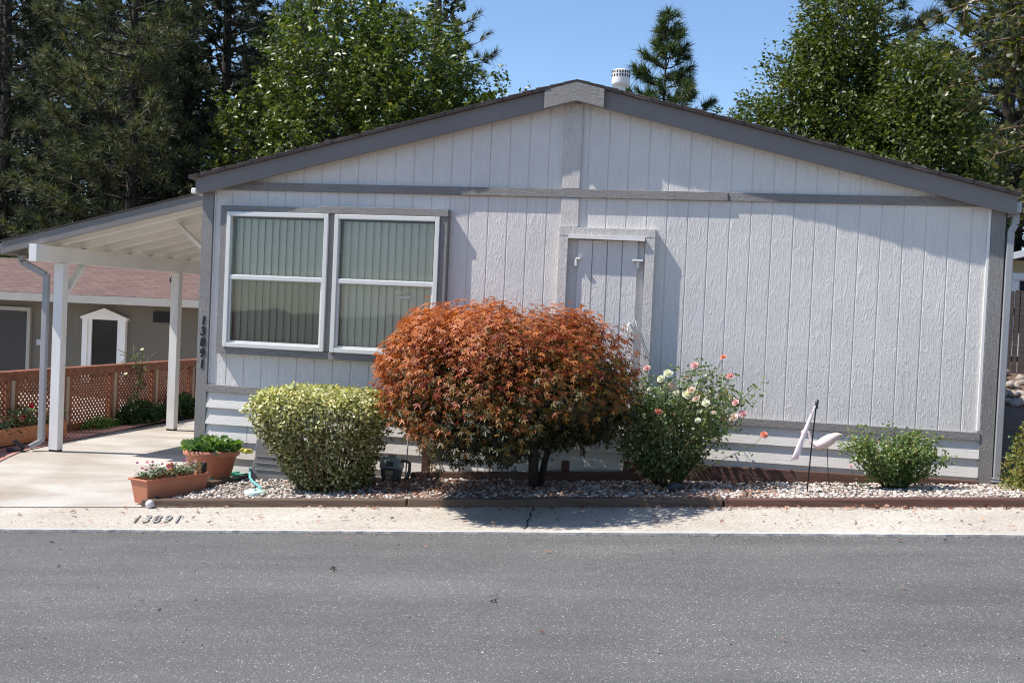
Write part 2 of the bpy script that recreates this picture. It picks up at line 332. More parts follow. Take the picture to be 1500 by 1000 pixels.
# leaf templates: x = along, y = across, z = normal
LEAF = (np.array([(0,0,0),(.35,.26,.06),(1,0,-.12),(.35,-.26,.06),(.5,0,-.02)]), np.array([(0,4,1),(1,4,2),(2,4,3),(3,4,0)]))
_st = []; 
for i, (ang, L) in enumerate([(-115,.55),(-60,.85),(0,1),(60,.85),(115,.55)]):
    _st.append((ang, L))
mv = [(0,0,0)]; mf = []
for ang, L in _st:
    a = math.radians(ang); b = len(mv)
    mv += [(L*math.cos(a), L*math.sin(a), -.18*L), (.5*L*math.cos(a+.36), .5*L*math.sin(a+.36), .02), (.5*L*math.cos(a-.36), .5*L*math.sin(a-.36), .02)]
    mf += [(0, b+2, b), (0, b, b+1)]
MAPLE = (np.array(mv), np.array(mf))
OVAL = (np.array([(0,0,0),(.3,.3,.03),(.8,.24,0),(1,0,-.05),(.8,-.24,0),(.3,-.3,.03)]), np.array([(0,3,2),(0,2,1),(0,5,4),(0,4,3)]))
PETAL = OVAL
def leaves(name, P, nrm, size, mat, parent, tmpl=LEAF, tone=None, along=None):
    A, B, Cn = frames(nrm)
    if along is not None:
        A = along-(along*Cn).sum(1, keepdims=True)*Cn; A /= np.linalg.norm(A, axis=1, keepdims=True)+1e-9; B = np.cross(Cn, A)
    V, F = scatter(tmpl[0], tmpl[1], P, A, B, Cn, size)
    if tone is not None: tone = np.repeat(tone, len(tmpl[1]))
    return npmesh(name, V, F, mat, parent, tone)
# ---------------------------------------------------------------- ground shapes
def sm(t): t = max(0., min(1., t)); return t*t*(3-2*t)
def lerp(a, b, t): return a+(b-a)*t
def cx(x): return max(-25, min(25, x))
def zc(x): return -.48+.08*cx(x)
def drive_z(x, y): return lerp(zc(x), -.31, sm((y+1.75)/2.3))
def bed_z(x, y): return lerp(-.405+.08*cx(x), -.34+.064*cx(x), sm((y+1.5)/1.3))
def terr(x, y):
    if y < -1.5: return zc(x)-.06
    t = sm((y+1.5)/3.5)
    left = lerp(-.38, -.62, sm((-3.2-x)/1.5))
    right = .12+.04*max(0, min(y, 6.6))+.22*max(0, min(y-6.6, 2.4))+.02*max(0,min(y-9,20))
    b = lerp(left, right, sm((x-7.6)/1.4))
    b += sm((y-12)/30)*.6
    return lerp(zc(x)-.06, b, t)
def sheet(name, xs, ys, fz, mat, kind='structure', dz=0):
    V = [(x, y, fz(x, y)+dz) for y in ys for x in xs]; nx = len(xs)
    F = [(j*nx+i, j*nx+i+1, (j+1)*nx+i+1, (j+1)*nx+i) for j in range(len(ys)-1) for i in range(nx-1)]
    o = MB().add(V, F).build(name, mat, smooth=True); o['kind'] = kind; return o
ar = lambda a, b, s: list(np.arange(a, b+s*.5, s))
gx = [-400,-200,-100,-60,-40,-30]+ar(-24, 24, .8)+[30,40,60,100,200,400]
gy = [-400,-150,-60,-30,-15,-8,-4,-2.7,-1.6]+ar(-1.2, 24, .8)+[30,40,60,100,200,400]
sheet('ground', gx, gy, terr, 'soil')
lx = [-120,-60,-40,-25]+ar(-20, 25, 1)+[40,60,120]
sheet('road', lx, [-13, -10, -7, -4, -2.72], lambda x, y: zc(x)-.01, 'asphalt')
sheet('pavement', lx, [-2.69,-2.62,-2.5,-2.3,-2.0,-1.7,-1.4,-1.0], lambda x, y: zc(x)+(.012 if y < -2.6 else .012+.02*sm((y+2.5)/1)), 'walk')
LX = [-120,-60,-30,-12]+ar(-6, 14, .06)+[25,60,120]
MB().add([p for x in LX for q in (-2.715+random.uniform(-.007,.007),) for p in ((x,q,zc(x)-.02),(x,q,zc(x)+.006),(x,-2.695,zc(x)+.014))], [q for i in range(len(LX)-1) for q in ((i*3,i*3+3,i*3+4,i*3+1),(i*3+1,i*3+4,i*3+5,i*3+2))]).build('kerb_lip', 'lip', kind='structure')
sheet('driveway', ar(-2.62, .9, .16), ar(-1.66, 13, .22), lambda x, y: drive_z(x, y)+.036-.034*sm((y+1.6)/1.2)+.0, 'concrete')
V = []; bys = ar(-1.62, 13, .22)
for y in bys:
    for k in range(6): x = lerp(-3.35, -2.36-.095*min(y, 6), k/5); V.append((x, y, drive_z(x, y)+.046-.034*sm((y+1.6)/1.2)))
MB().add(V, [(j*6+i, j*6+i+1, (j+1)*6+i+1, (j+1)*6+i) for j in range(len(bys)-1) for i in range(5)]).build('brick_path', 'brick', kind='structure')
sheet('side_yard', ar(-16, -3.4, .7), ar(-2, 10.2, .7), lambda x, y: terr(x, y)+.03, 'concrete')
# side timber line x(y) left edge of the bed
def bed_left(y): return lerp(.42, .84, (y+1.5)/1.35)
ys = ar(-1.56, 0, .12); V = []; nxb = 70
for y in ys:
    for i in range(nxb+1):
        x = lerp(bed_left(y), 10.5, i/nxb); V.append((x, y, bed_z(x, y)))
MB().add(V, [(j*(nxb+1)+i, j*(nxb+1)+i+1, (j+1)*(nxb+1)+i+1, (j+1)*(nxb+1)+i) for j in range(len(ys)-1) for i in range(nxb)]).build('planting_bed', 'gravelbed', kind='structure')
# loose white stones (uncountable)
ico = []; t = (1+5**.5)/2
ico = np.array([(-1,t,0),(1,t,0),(-1,-t,0),(1,-t,0),(0,-1,t),(0,1,t),(0,-1,-t),(0,1,-t),(t,0,-1),(t,0,1),(-t,0,-1),(-t,0,1)])/1.9
icf = np.array([(0,11,5),(0,5,1),(0,1,7),(0,7,10),(0,10,11),(1,5,9),(5,11,4),(11,10,2),(10,7,6),(7,1,8),(3,9,4),(3,4,2),(3,2,6),(3,6,8),(3,8,9),(4,9,5),(2,4,11),(6,2,10),(8,6,7),(9,8,1)])
def stones(name, P, S, mat, sq=.6, parent=None, jj=.22):
    n = len(P); a = RNG.uniform(0, 2*PI, n); k = RNG.uniform(.6, 1.15, (n,1,3)); k[:,:,2] *= sq
    jit = 1+RNG.uniform(-jj, jj, (n,12,1)); T = ico[None]*jit*k
    c, s_ = np.cos(a)[:,None], np.sin(a)[:,None]
    X = T[:,:,0]*c-T[:,:,1]*s_; Y = T[:,:,0]*s_+T[:,:,1]*c; Z = T[:,:,2]
    tl = RNG.uniform(-.5, .5, (n,1)); Y2 = Y*np.cos(tl)-Z*np.sin(tl); Z2 = Y*np.sin(tl)+Z*np.cos(tl)
    V = P[:,None,:]+np.stack([X,Y2,Z2], 2)*S[:,None,None]
    return npmesh(name, V.reshape(-1,3), (icf[None]+np.arange(n)[:,None,None]*12).reshape(-1,3), mat, parent)
n = 19000; yy = RNG.uniform(-1.47, -.22, n); xx = bed_left(yy)+.06+RNG.uniform(0, 1, n)**.95*9.0
P = np.array([(x, y, bed_z(x, y)+RNG.uniform(-.006, .018)) for x, y in zip(xx, yy)])
pat_ = np.sin(P[:,0]*3.1+np.sin(P[:,1]*5)*1.3)+np.sin(P[:,0]*7.7+P[:,1]*9)*.6+RNG.normal(size=n)*.5
P = P[pat_ > -1.0]; n = len(P)
tag(stones('gravel', P, RNG.uniform(.008, .026, n), 'stone'), kind='stuff')
n = 1300; gy_ = np.where(RNG.uniform(0,1,n) < .6, -2.72-np.abs(RNG.normal(size=n))*.05, RNG.uniform(-6.5,-1.7,n)); gx_ = RNG.uniform(-1.5,9.5,n)
P = np.array([(x, y, zc(x)+(-.008 if y < -2.71 else .022 if y < -2.3 else .034)) for x, y in zip(gx_, gy_)])
tag(stones('grit', P, RNG.uniform(.003, .008, n), 'grit'), kind='stuff')
# fallen leaves
pts = []
for _ in range(2100):
    r = random.random()
    if r < .58: x, y = random.uniform(2.2, 6.2), random.uniform(-1.5, -.4); z = bed_z(x, y)+.02
    elif r < .72: x = random.uniform(.6, 9.3)if random.random() < .5 else random.uniform(5.5, 9.3); y = -1.66-abs(random.gauss(0, .035)); z = zc(x)+.04
    elif r < .93: x, y = random.gauss(2.9, .5), random.uniform(-1.2, -.4); z = bed_z(x, y)+.03
    elif r < .985: x, y = random.uniform(-1, 9), random.uniform(-2.6, -1.7); z = zc(x)+.036
    else: x, y = random.uniform(-1, 9), random.uniform(-6, -2.8); z = zc(x)+.004
    pts.append((x, y, z+random.uniform(0, .012)))
P = np.array(pts); nr = np.array([(0,0,1)])+RNG.normal(size=P.shape)*.35
tag(leaves('fallen_leaves', P, nr, RNG.uniform(.018, .042, len(P)), 'dead', None, MAPLE), kind='stuff')
cp = [(4.12+.010*math.sin(k*1.7)+.014*k, -1.63-.10*k, 0) for k in range(11)]
MB().add([(x+dx*(1+.5*math.sin(k*2.3)), y, zc(x)+.0195+.014*sm((y+2.5)/1)-(.004 if y<-2.6 else 0)) for k,(x,y,_) in enumerate(cp) for dx in (-.005,.006)], [(2*k,2*k+1,2*k+3,2*k+2) for k in range(10)]).build('pavement_crack', 'dark', kind='structure')
# ---------------------------------------------------------------- timber edging
def log(name, path, w, h, mat, label, zoff=0):
    b = MB(); vs = []; fs = []; n = len(path)
    for i, (x, y, z) in enumerate(path):
        d = Vector(path[min(i+1, n-1)])-Vector(path[max(i-1, 0)]); r = Vector((d.y, -d.x, 0)).normalized()
        jw = random.uniform(-.006, .006); jh = random.uniform(-.006, .006)
        for a, c in ((-1, 0), (1, 0), (1, 1), (-1, 1)):
            vs.append((x+r.x*a*(w/2+jw*.5), y+r.y*a*(w/2+jw*.5), z-.05+c*(h+.05+jh)))
    for i in range(n-1):
        for k in range(4): fs.append((i*4+k, (i+1)*4+k, (i+1)*4+(k+1)%4, i*4+(k+1)%4))
    fs += [(0,1,2,3), (n*4-1,n*4-2,n*4-3,n*4-4)]
    o = b.add(vs, fs).build(name, mat, bevel=.012); return tag(o, label, 'timber', 'garden timbers edging the planting bed')
def seg(x0, y0, x1, y1, zf, k=10): return [(lerp(x0,x1,i/k), lerp(y0,y1,i/k), zf(lerp(x0,x1,i/k), lerp(y0,y1,i/k))) for i in range(k+1)]
log('garden_timber', seg(.33,-1.60, 2.95,-1.575, lambda x,y: zc(x)+.03), .09, .072, 'timber', 'weathered front edging timber by the painted kerb numbers, chamfered at its left end')
log('garden_timber', seg(2.965,-1.58, 5.75,-1.565, lambda x,y: zc(x)+.03), .09, .074, 'timber', 'front edging timber lying in the shade below the red maple')
log('garden_timber', seg(5.765,-1.565, 9.6,-1.55, lambda x,y: zc(x)+.03), .09, .070, 'timber_red', 'front edging timber in front of the white stones and flag pole')
log('garden_timber', seg(.36,-1.50, .80,-.22, lambda x,y: lerp(-.43, -.375, (y+1.5)/1.28), 8), .09, .125, 'timber', 'slanting side timber between the clay planter and the gravel bed')
log('garden_timber', seg(2.56,-.25, 4.93,-.25, lambda x,y: -.20+(x-2.56)*.075), .06, .105, 'timber_red', 'red brown rear timber behind the maple trunk and beside the gas meter')
log('garden_timber', seg(4.72,-.18, 8.02,-.16, lambda x,y: lerp(.06,.10,(x-4.7)/3.3)), .05, .11, 'timber_red', 'level rear timber against the skirting behind the rose bush')
def stake(name, x, y, w, z0, z1, mat, label, cat):
    tag(MB().box(x-w/2, x+w/2, y-.02, y+.02, z0, z1).build(name, mat, bevel=.004), label, cat)
stake('wooden_stake', 4.145, -.205, .075, -.1, .125, 'timber_red', 'short wooden stake poking up behind the rear timber right of the maple trunk', 'stake')
stake('wooden_post', 2.685, -.16, .085, -.25, .55, 'timber_red', 'dark wooden post half hidden by maple leaves near the gas meter', 'post')

# ---------------------------------------------------------------- the mobile home
WX = 8.15
home = empty('mobile_home', (4.08, 0, -.3), 'white grooved wood sided mobile home with grey trim facing the street', 'house')
def fbot(x): return 3.70-.2475*abs(x-4.08)     # underside line of the fascia
def ftop(x): return fbot(x)+.18
def wall_top(x): return fbot(x)+.06
GR = .2032; xs = []; x = .10
gl = [.14+.0+GR*k for k in range(-1, 42)]
prof = [(0.0, 0.0)]
for g in gl:
    if .02 < g < WX-.02: prof += [(g-.007, 0), (g-.005, .007), (g+.001, .007), (g+.009, 0)]
prof.append((WX, 0.0))
for extra in (4.08,): prof.append((extra, 0.0))
prof.sort(); W0, W1, WZ0, WZ1 = .38, 2.66, 1.11, 2.48
prof += [(W0, 0), (W1, 0)]; prof.sort()
b = MB()
for (xa, ya), (xb, yb) in zip(prof, prof[1:]):
    if xb-xa < 1e-6: continue
    mid = (xa+xb)/2; spans = [(.50, None)]
    if W0-1e-6 <= mid <= W1: spans = [(.50, WZ0), (WZ1, None)]
    for z0, z1 in spans:
        za = wall_top(xa) if z1 is None else z1; zb = wall_top(xb) if z1 is None else z1
        b.add([(xa,ya,z0),(xb,yb,z0),(xb,yb,zb),(xa,ya,za)], [(0,1,2,3)])
b.build('wall', 'siding', home)
D = 13.0
b = MB().add([(0,0.0,-.4),(0,D,-.4),(0,D,2.75),(0,0,2.75)], [(0,3,2,1)]).add([(WX,0.0,-.4),(WX,D,-.4),(WX,D,2.75),(WX,0,2.75)], [(0,1,2,3)])
b.add([(0,D,-.4),(WX,D,-.4),(WX,D,2.75),(4.08,D,3.72),(0,D,2.75)], [(0,1,2,3,4)]); b.build('rear_wall', 'siding', home)
# roof deck + shingle edge
b = MB()
for s in (-1, 1):
    xe = 4.08+s*4.17
    for zt, zb in ((.205, .182),):
        x0, x1 = 4.08, xe
        pr = [(x0, ftop(x0)+zb-.18), (x1, ftop(x1)+zb-.18), (x1, ftop(x1)+zt-.18), (x0, ftop(x0)+zt-.18)]
        if s < 0: pr = pr[::-1]
        b.prism_y(pr, -.183, D+.1)
b.build('roof', 'shingle', home)
# ragged shingle butts along the rake
b = MB()
for s in (-1, 1):
    for k in range(30):
        xa = 4.08+s*(k*.139); xb = 4.08+s*(k*.139+.135); e = random.uniform(.004, .014)
        za, zb2 = ftop(xa)+.026, ftop(xb)+.026
        pr = [(xa, za), (xb, zb2+.0), (xb, zb2+e+.004), (xa, za+e*.3)]
        if s < 0: pr = pr[::-1]
        b.prism_y(pr, -.19+random.uniform(-.006, .004), .3)
b.build('shingle_edge', 'shingle', home)
# fascia boards and ridge plate
def rake(xa, xb, y0, y1, mat, name, dz0=0, dz1=.18, bv=.003):
    xa, xb = min(xa, xb), max(xa, xb)
    MB().prism_y([(xa, fbot(xa)+dz0), (xb, fbot(xb)+dz0), (xb, fbot(xb)+dz1), (xa, fbot(xa)+dz1)], y0, y1).build(name, mat, home, bevel=bv)
rake(-.03, 3.80, -.135, -.095, 'fascia', 'fascia'); rake(4.34, 8.225, -.135, -.095, 'fascia', 'fascia')
MB().prism_y([(3.76, fbot(3.76)), (4.08, fbot(4.08)), (4.36, fbot(4.36)), (4.36, ftop(4.36)), (4.08, ftop(4.08)+.002), (3.76, ftop(3.76))], -.186, -.095).build('ridge_plate', 'plate', home, bevel=.003)
rake(-.03, 4.0, -.094, -.0, 'cream', 'soffit', .06, .12); rake(4.16, 8.2, -.094, -.0, 'cream', 'soffit', .06, .12)
bx = lambda name, mat, x0, x1, y0, y1, z0, z1, par=home, bv=.003: MB().box(x0, x1, y0, y1, z0, z1).build(name, mat, par, bevel=bv)
bx('mid_trim', 'grey_trim_h', .14, 5.60, -.036, .0, 2.755, 2.84); bx('mid_trim', 'grey_trim_h', 5.601, 8.03, -.026, .0, 2.7555, 2.8395)
bx('batten', 'light_trim', 3.95, 4.13, -.030, 0, 2.845, 3.70); bx('batten', 'light_trim', 3.95, 4.13, -.030, 0, 2.462, 2.752)
bx('corner_board', 'grey_trim', .005, .135, -.032, .10, -.36, 2.72); bx('corner_board', 'grey_trim', 8.03, 8.155, -.032, .10, .05, 2.74)
bx('corner_strip', 'white', 8.000, 8.028, -.022, 0, .66, 2.75); bx('corner_strip', 'white', .137, .150, -.012, 0, .66, 2.72)
bx('skirt_trim', 'grey_trim_h', .137, 8.03, -.040, 0, .572, .648)
b = MB(); z = .58
for k in range(6):
    z1 = z-.178; b.add([(.137,-.004,z),(8.03,-.004,z),(8.03,-.036,z1),(.137,-.036,z1),(.137,0,z1),(8.03,0,z1)], [(0,3,2,1),(3,4,5,2)]); z = z1
b.build('skirting', 'lap', home)
# skirting vent
v_ = bx('skirt_vent', 'metal', .80, 1.14, -.045, -.028, .44, .60)
for k in range(4): bx('vent_slat', 'dark', .83, 1.11, -.05, -.046, .455+.034*k, .468+.034*k, v_, 0)
# windows
wt = 'window_trim'
bx(wt, 'grey_trim_h', .25, 1.36, -.080, 0, 2.522, 2.585); bx(wt, 'grey_trim_h', 1.362, 2.79, -.092, 0, 2.524, 2.600)
bx(wt, 'grey_trim', .25, .326, -.080, 0, 1.07, 2.52); bx(wt, 'grey_trim', 2.706, 2.785, -.080, 0, 1.07, 2.522)
bx(wt, 'grey_trim_h', .25, 2.785, -.080, 0, .995, 1.068); bx(wt, 'grey_trim', 1.490, 1.553, -.070, 0, 1.07, 2.52)
def window(x0, x1, lowmat):
    w = MB()
    z0, z1 = 1.07, 2.52; t = .048
    w.box(x0, x0+t, -.098, -.01, z0, z1).box(x1-t, x1, -.098, -.01, z0, z1).box(x0+t, x1-t, -.098, -.01, z0, z0+t).box(x0+t, x1-t, -.098, -.01, z1-t, z1)
    o = w.build('window', 'vinyl', home, bevel=.005)
    MB().box(x0+t, x1-t, -.088, -.02, 1.795, 1.848).build('meeting_rail', 'vinyl', o, bevel=.008)
    MB().box(x0+t, x0+t+.022, -.07, -.02, z0+t, 1.795).box(x1-t-.022, x1-t, -.07, -.02, z0+t, 1.795).box(x0+t+.022, x1-t-.022, -.07, -.02, z0+t, z0+t+.022).build('sash', 'vinyl', o, bevel=.003)
    MB().add([(x0+t,-.045,1.85),(x1-t,-.045,1.85),(x1-t,-.045,z1-t),(x0+t,-.045,z1-t)], [(0,1,2,3)]).build('pane', 'glass', o)
    MB().add([(x0+t,-.040,z0+t),(x1-t,-.040,z0+t),(x1-t,-.040,1.795),(x0+t,-.040,1.795)], [(0,1,2,3)]).build('pane', 'glass', o)
    if lowmat: MB().add([(x0+t,-.062,z0+t),(x1-t,-.062,z0+t),(x1-t,-.062,1.795),(x0+t,-.062,1.795)], [(0,1,2,3)]).build('insect_screen', 'screen', o)
    bl = MB(); xx = x0+t+.05; k = 0
    while xx < x1-t-.005:
        a = .24+random.uniform(-.05, .05); hw = .046; dx, dy = hw*math.cos(a), hw*math.sin(a); yb = .035
        pts = [(xx-dx, yb+dy), (xx, yb-.008), (xx+dx, yb-dy)]; vs = [(px, py, zz) for zz in (1.09, 2.455) for px, py in pts]
        bl.add(vs, [(0,1,4,3),(1,2,5,4)]); xx += .083; k += 1
    bl.build('blinds', 'blind', o)
    return o
window(.33, 1.487, True); window(1.556, 2.703, False)
b = MB().box(.36, 2.68, .12, .14, 1.0, 2.6); b.build('room_backing', 'dark', home)
b = MB()
for q in (1.50, 2.34): pass
st = MB().box(2.235, 2.33, -.0395, -.0385, 1.715, 1.735).box(2.25, 2.40, -.0395, -.0385, 1.665, 1.69).build('sticker', 'white', home)
# access hatch
hatch = bx('access_door', 'siding', 4.145, 4.745, -.034, 0, .66, 2.335)
b = MB()
for gxx in (4.29, 4.44, 4.59): b.box(gxx-.004, gxx+.004, -.0355, -.0342, .68, 2.33)
b.build('groove', 'grey_trim', hatch)
bx('door_trim', 'light_trim', 3.952, 4.045, -.082, 0, .655, 2.368); bx('door_trim', 'light_trim', 4.825, 4.918, -.082, 0, .655, 2.368)
bx('door_trim', 'light_trim', 3.952, 4.918, -.084, 0, 2.370, 2.455)
MB().prism_y([(4.05, 2.345), (4.82, 2.335), (4.82, 2.367), (4.05, 2.367)], -.110, -.02).build('drip_edge', 'white', home)
for xl in (4.13, 4.755):
    bx('latch', 'white', xl-.055*(xl>4.5), xl+.05, -.085, -.035, 2.135, 2.155, hatch); bx('latch', 'white', xl-.012, xl+.012, -.06, -.035, 2.07, 2.134, hatch)
MB().tube([(4.70,-.035,1.52),(4.69,-.075,1.50),(4.69,-.075,1.40),(4.70,-.035,1.38)], .009, 6).build('handle', 'white', hatch, True)
MB().tube([(4.76,-.09,1.55),(4.80,-.095,1.42),(4.86,-.1,1.28),(4.93,-.1,1.12)], .004, 5).build('cable', 'metal', home, True)
# gutters and downspout
MB().box(8.155, 8.27, -.13, D, 2.70, 2.80).build('gutter', 'downspout', home, bevel=.01)
MB().box(-.10, -.035, -.10, D, 2.70, 2.76).build('gutter', 'white', home, bevel=.01)
ds = MB().beam((8.235,-.03,2.70), (8.235,-.03,2.60), .06, .075, (0,1,0)).beam((8.235,-.03,2.60), (8.20,-.03,2.53), .06, .075, (0,1,0)).beam((8.20,-.03,2.54), (8.195,-.03,.20), .06, .075, (0,1,0))
ds.box(8.15, 8.24, -.075, .01, .195, .21).box(8.152, 8.238, -.072, .008, .225, .235)
ds.build('downspout', 'downspout', home, bevel=.006)
MB().box(8.157, 8.166, -.02, .06, .2, 2.7).build('corner_flashing', 'black', home)
# roof vent
vent = MB().lathe([(.075,0),(.075,.20),(.062,.22)], (3.80,5,4.68), 20).build('roof_vent', 'white', home, True)
MB().lathe([(.06,.0),(.125,.02),(.13,.06),(.13,.20),(.125,.235),(.115,.245),(.10,.25),(.001,.252)], (3.80,5,4.84), 24).build('vent_cap', 'white', vent, True)
for k in range(20):
    a = 2*PI*k/20; c, s_ = math.cos(a), math.sin(a)
    for z_ in (4.98, 5.035): MB().beam((3.80+.1315*c, 5+.1315*s_, z_), (3.80+.1315*c, 5+.1315*s_, z_+.038), .018, .004, (c, s_, 0)).build('vent_slot', 'dark', vent)
MB().lathe([(.16,-.25),(.09,.02)], (3.80,5,4.72), 16).build('flashing', 'white', vent, True)
# house numbers (corner board) and painted numbers
def textmesh(name, s, size, mat, parent, mtx, ext=.002, shear=0, offs=0):
    cu = bpy.data.curves.new(name, 'FONT'); cu.body = s; cu.size = size; cu.extrude = ext; cu.align_x = 'CENTER'; cu.align_y = 'CENTER'; cu.shear = shear; cu.offset = offs
    o = bpy.data.objects.new(name, cu); COL.objects.link(o)
    dg = bpy.context.evaluated_depsgraph_get(); me = bpy.data.meshes.new_from_object(o.evaluated_get(dg)); COL.objects.unlink(o); bpy.data.objects.remove(o)
    me.name = name; me.transform(mtx)
    if parent is not None: me.transform(Matrix.Translation(-OFF[parent.name]))
    me.materials.clear(); me.materials.append(M[mat]); r = bpy.data.objects.new(name, me); return link(r, parent)
for i, ch in enumerate('13891'):
    z_ = 1.335-i*.118
    textmesh('house_number', ch, .125, 'black', home, Matrix.Translation((.068, -.036, z_)) @ Matrix.Rotation(PI/2, 4, 'X'), .003, .12, .005)
for i, ch in enumerate('13891'):
    x_ = .66+i*.10; y_ = -2.27
    mt = Matrix.Translation((x_, y_, zc(x_)+.026)) @ Matrix(((1,-1.35,0,0),(0,3.3,0,0),(.08,-.108,1,0),(0,0,0,1)))
    d = textmesh('painted_number', ch, .155, 'paint_num', None, mt, .0012, 0, .002)
    tag(d, ['first painted digit, the leftmost 1 of the kerb number', 'painted digit 3 of the faded kerb number', 'painted digit 8 in the middle of the faded kerb number', 'painted digit 9 of the faded kerb number', 'last painted digit, the rightmost 1 of the kerb number'][i], 'painted number', 'grey digits painted on the kerb')

# ---------------------------------------------------------------- carport
car = empty('carport', (-1.3, 2, -.31), 'white post carport with grey fascia attached to the left of the home', 'carport')
def cz(x): return 1.99+.2445*(x+2.6)     # fascia underside
YF, YB = .22, 7.4
MB().prism_y([(-2.62, cz(-2.62)), (-.03, cz(-.03)), (-.03, cz(-.03)+.13), (-2.62, cz(-2.62)+.13)], YF-.03, YF).build('fascia', 'fascia', car, bevel=.003)
b = MB().prism_y([(-2.63, cz(-2.63)+.115), (-.02, cz(-.02)+.115), (-.02, cz(-.02)+.145), (-2.63, cz(-2.63)+.145)], YF+.001, YB)
b.build('roof_deck', 'cream', car)
b = MB().prism_y([(-2.64, cz(-2.64)+.1455), (-.02, cz(-.02)+.1455), (-.02, cz(-.02)+.156), (-2.64, cz(-2.64)+.156)], YF-.045, YB)
b.build('roof_covering', 'shingle', car)
y_ = YF+.32
while y_ < YB-.1:
    MB().prism_y([(-2.5, cz(-2.5)), (-.04, cz(-.04)), (-.04, cz(-.04)+.112), (-2.5, cz(-2.5)+.112)], y_-.022, y_+.022).build('rafter', 'cream', car, bevel=.004)
    y_ += .52
bm_ = MB().box(-2.15, -2.06, .06, YB-.2, 1.915, 2.10).build('beam', 'cream', car, bevel=.004)
bx('beam_cap', 'white', -2.153, -2.057, .045, .058, 1.91, 2.105, bm_, .002)
for yp in (.60, 3.32):
    MB().box(-2.165, -2.045, yp-.055, yp+.055, -.285, 1.913).build('post', 'postwhite', car, bevel=.005)
    MB().box(-2.16, -2.05, yp-.05, yp+.05, -.32, -.286).build('post_shoe', 'black', car)
    if yp < 1: MB().beam((-2.105, yp+.05, 1.52), (-2.105, yp+.42, 1.90), .045, .09, (1,0,0)).build('brace', 'cream', car, bevel=.003)
MB().beam((-.30, 1.0, 1.99), (-.84, 1.0, 2.44), .045, .09, (0,1,0)).build('brace', 'cream', car, bevel=.003)
MB().box(-2.72, -2.625, YF-.02, YB, cz(-2.63), cz(-2.63)+.12).build('gutter', 'fascia', car, bevel=.008)
MB().beam((-2.60, .55, 1.99), (-2.60, .55, 1.90), .07, .055, (0,1,0)).beam((-2.60, .55, 1.91), (-2.28, .55, 1.77), .07, .055, (0,1,0)).beam((-2.265, .55, 1.78), (-2.265, .55, -.20), .07, .055, (0,1,0)).beam((-2.265,.55,-.19), (-2.36,.47,-.26), .07, .055, (0,0,1)).build('downspout', 'downspout', car, bevel=.006)
tag(MB().beam((-2.40,.42,-.30), (-2.55,.30,-.28), .09, .03).beam((-2.40,.44,-.27),(-2.50,.36,-.18), .05, .05).build('splash_guard', 'rubber', bevel=.01), 'small black plastic drain piece on bricks below the carport downspout', 'drain guard')

# ---------------------------------------------------------------- lattice fence
lf = empty('lattice_fence', (-3.13, 3.5, -.31), 'low redwood lattice fence with flat top rail along the driveway', 'fence')
FX = -3.12; fy0, fy1 = -1.2, 9.2; ftopz = .565
fz = lambda y: drive_z(FX, y)+.0
bx('top_rail', 'wood_red', FX-.075, FX+.075, fy0, fy1, ftopz-.035, ftopz, lf, .005)
bx('face_board', 'wood_red', FX+.02, FX+.045, fy0, fy1, ftopz-.115, ftopz-.037, lf); bx('base_board', 'wood_red', FX-.02, FX+.045, fy0, fy1, -.30, -.20, lf)
posts_y = [1.13+1.15*k for k in range(-2, 8)]
for py in posts_y:
    bx('post', 'wood_red', FX-.045, FX+.018, py-.10, py+.10, -.45, ftopz-.037, lf); bx('post_batten', 'wood_tan', FX+.0185, FX+.05, py-.035, py+.03, -.199, ftopz-.117, lf)
    for s_ in (-1, 1): bx('side_board', 'wood_red', FX+.0185, FX+.042, py+s_*.075-.035, py+s_*.075+.035, -.199, ftopz-.117, lf)
def lattice(ya, yb):
    za, zb = -.20, ftopz-.116; H = zb-za; b = MB(); w = .030
    for dirn, xo in ((1, FX+.006), (-1, FX+.012)):
        sp = .078; k0 = ya-H if dirn > 0 else ya
        y = ya-H
        while y < yb+H:
            # line from (y, za) to (y+dir*H, zb), clip to [ya,yb]
            p0 = (y, za); p1 = (y+dirn*H, zb)
            t0, t1 = 0., 1.; dy = p1[0]-p0[0]
            for lim, sgn in ((ya, 1), (yb, -1)):
                f0, f1 = sgn*(p0[0]-lim), sgn*(p1[0]-lim)
                if f0 < 0 and f1 < 0: t0 = 2; break
                if f0 < 0: t0 = max(t0, f0/(f0-f1))
                elif f1 < 0: t1 = min(t1, f0/(f0-f1))
            if t1-t0 > .03:
                A_ = (xo, p0[0]+dy*t0, za+H*t0); B_ = (xo, p0[0]+dy*t1, za+H*t1)
                b.beam(A_, B_, w, .0055, (1,0,0))
            y += sp
    return b.build('lattice_panel', 'wood_red', lf)
for a_, b_ in zip(posts_y, posts_y[1:]): lattice(a_+.112, b_-.112)

# ---------------------------------------------------------------- trees, shrubs
def branch_tree(mb, p, d, L, r, depth, tips, spread=.6, nseg=4, up=.12):
    pts = [Vector(p)]; d = Vector(d).normalized(); rr = [r]
    for i in range(nseg):
        d = (d+Vector((random.gauss(0,.14), random.gauss(0,.14), random.gauss(0,.08)+up*.3))).normalized()
        pts.append(pts[-1]+d*L/nseg); rr.append(r*(1-.5*(i+1)/nseg))
    mb.tube(pts, rr, 7 if depth > 1 else 5)
    if depth == 0: tips.append((pts[-1], d)); tips.append((pts[-2], d)); return
    for k in range(3 if depth > 1 else 4):
        i = random.choice(range(1, nseg+1)) if k else nseg
        dd = (d+Vector((random.gauss(0,spread), random.gauss(0,spread), random.gauss(0,spread*.6)+up))).normalized()
        branch_tree(mb, pts[i], dd, L*random.uniform(.55, .8), rr[i]*.65, depth-1, tips, spread, nseg, up)
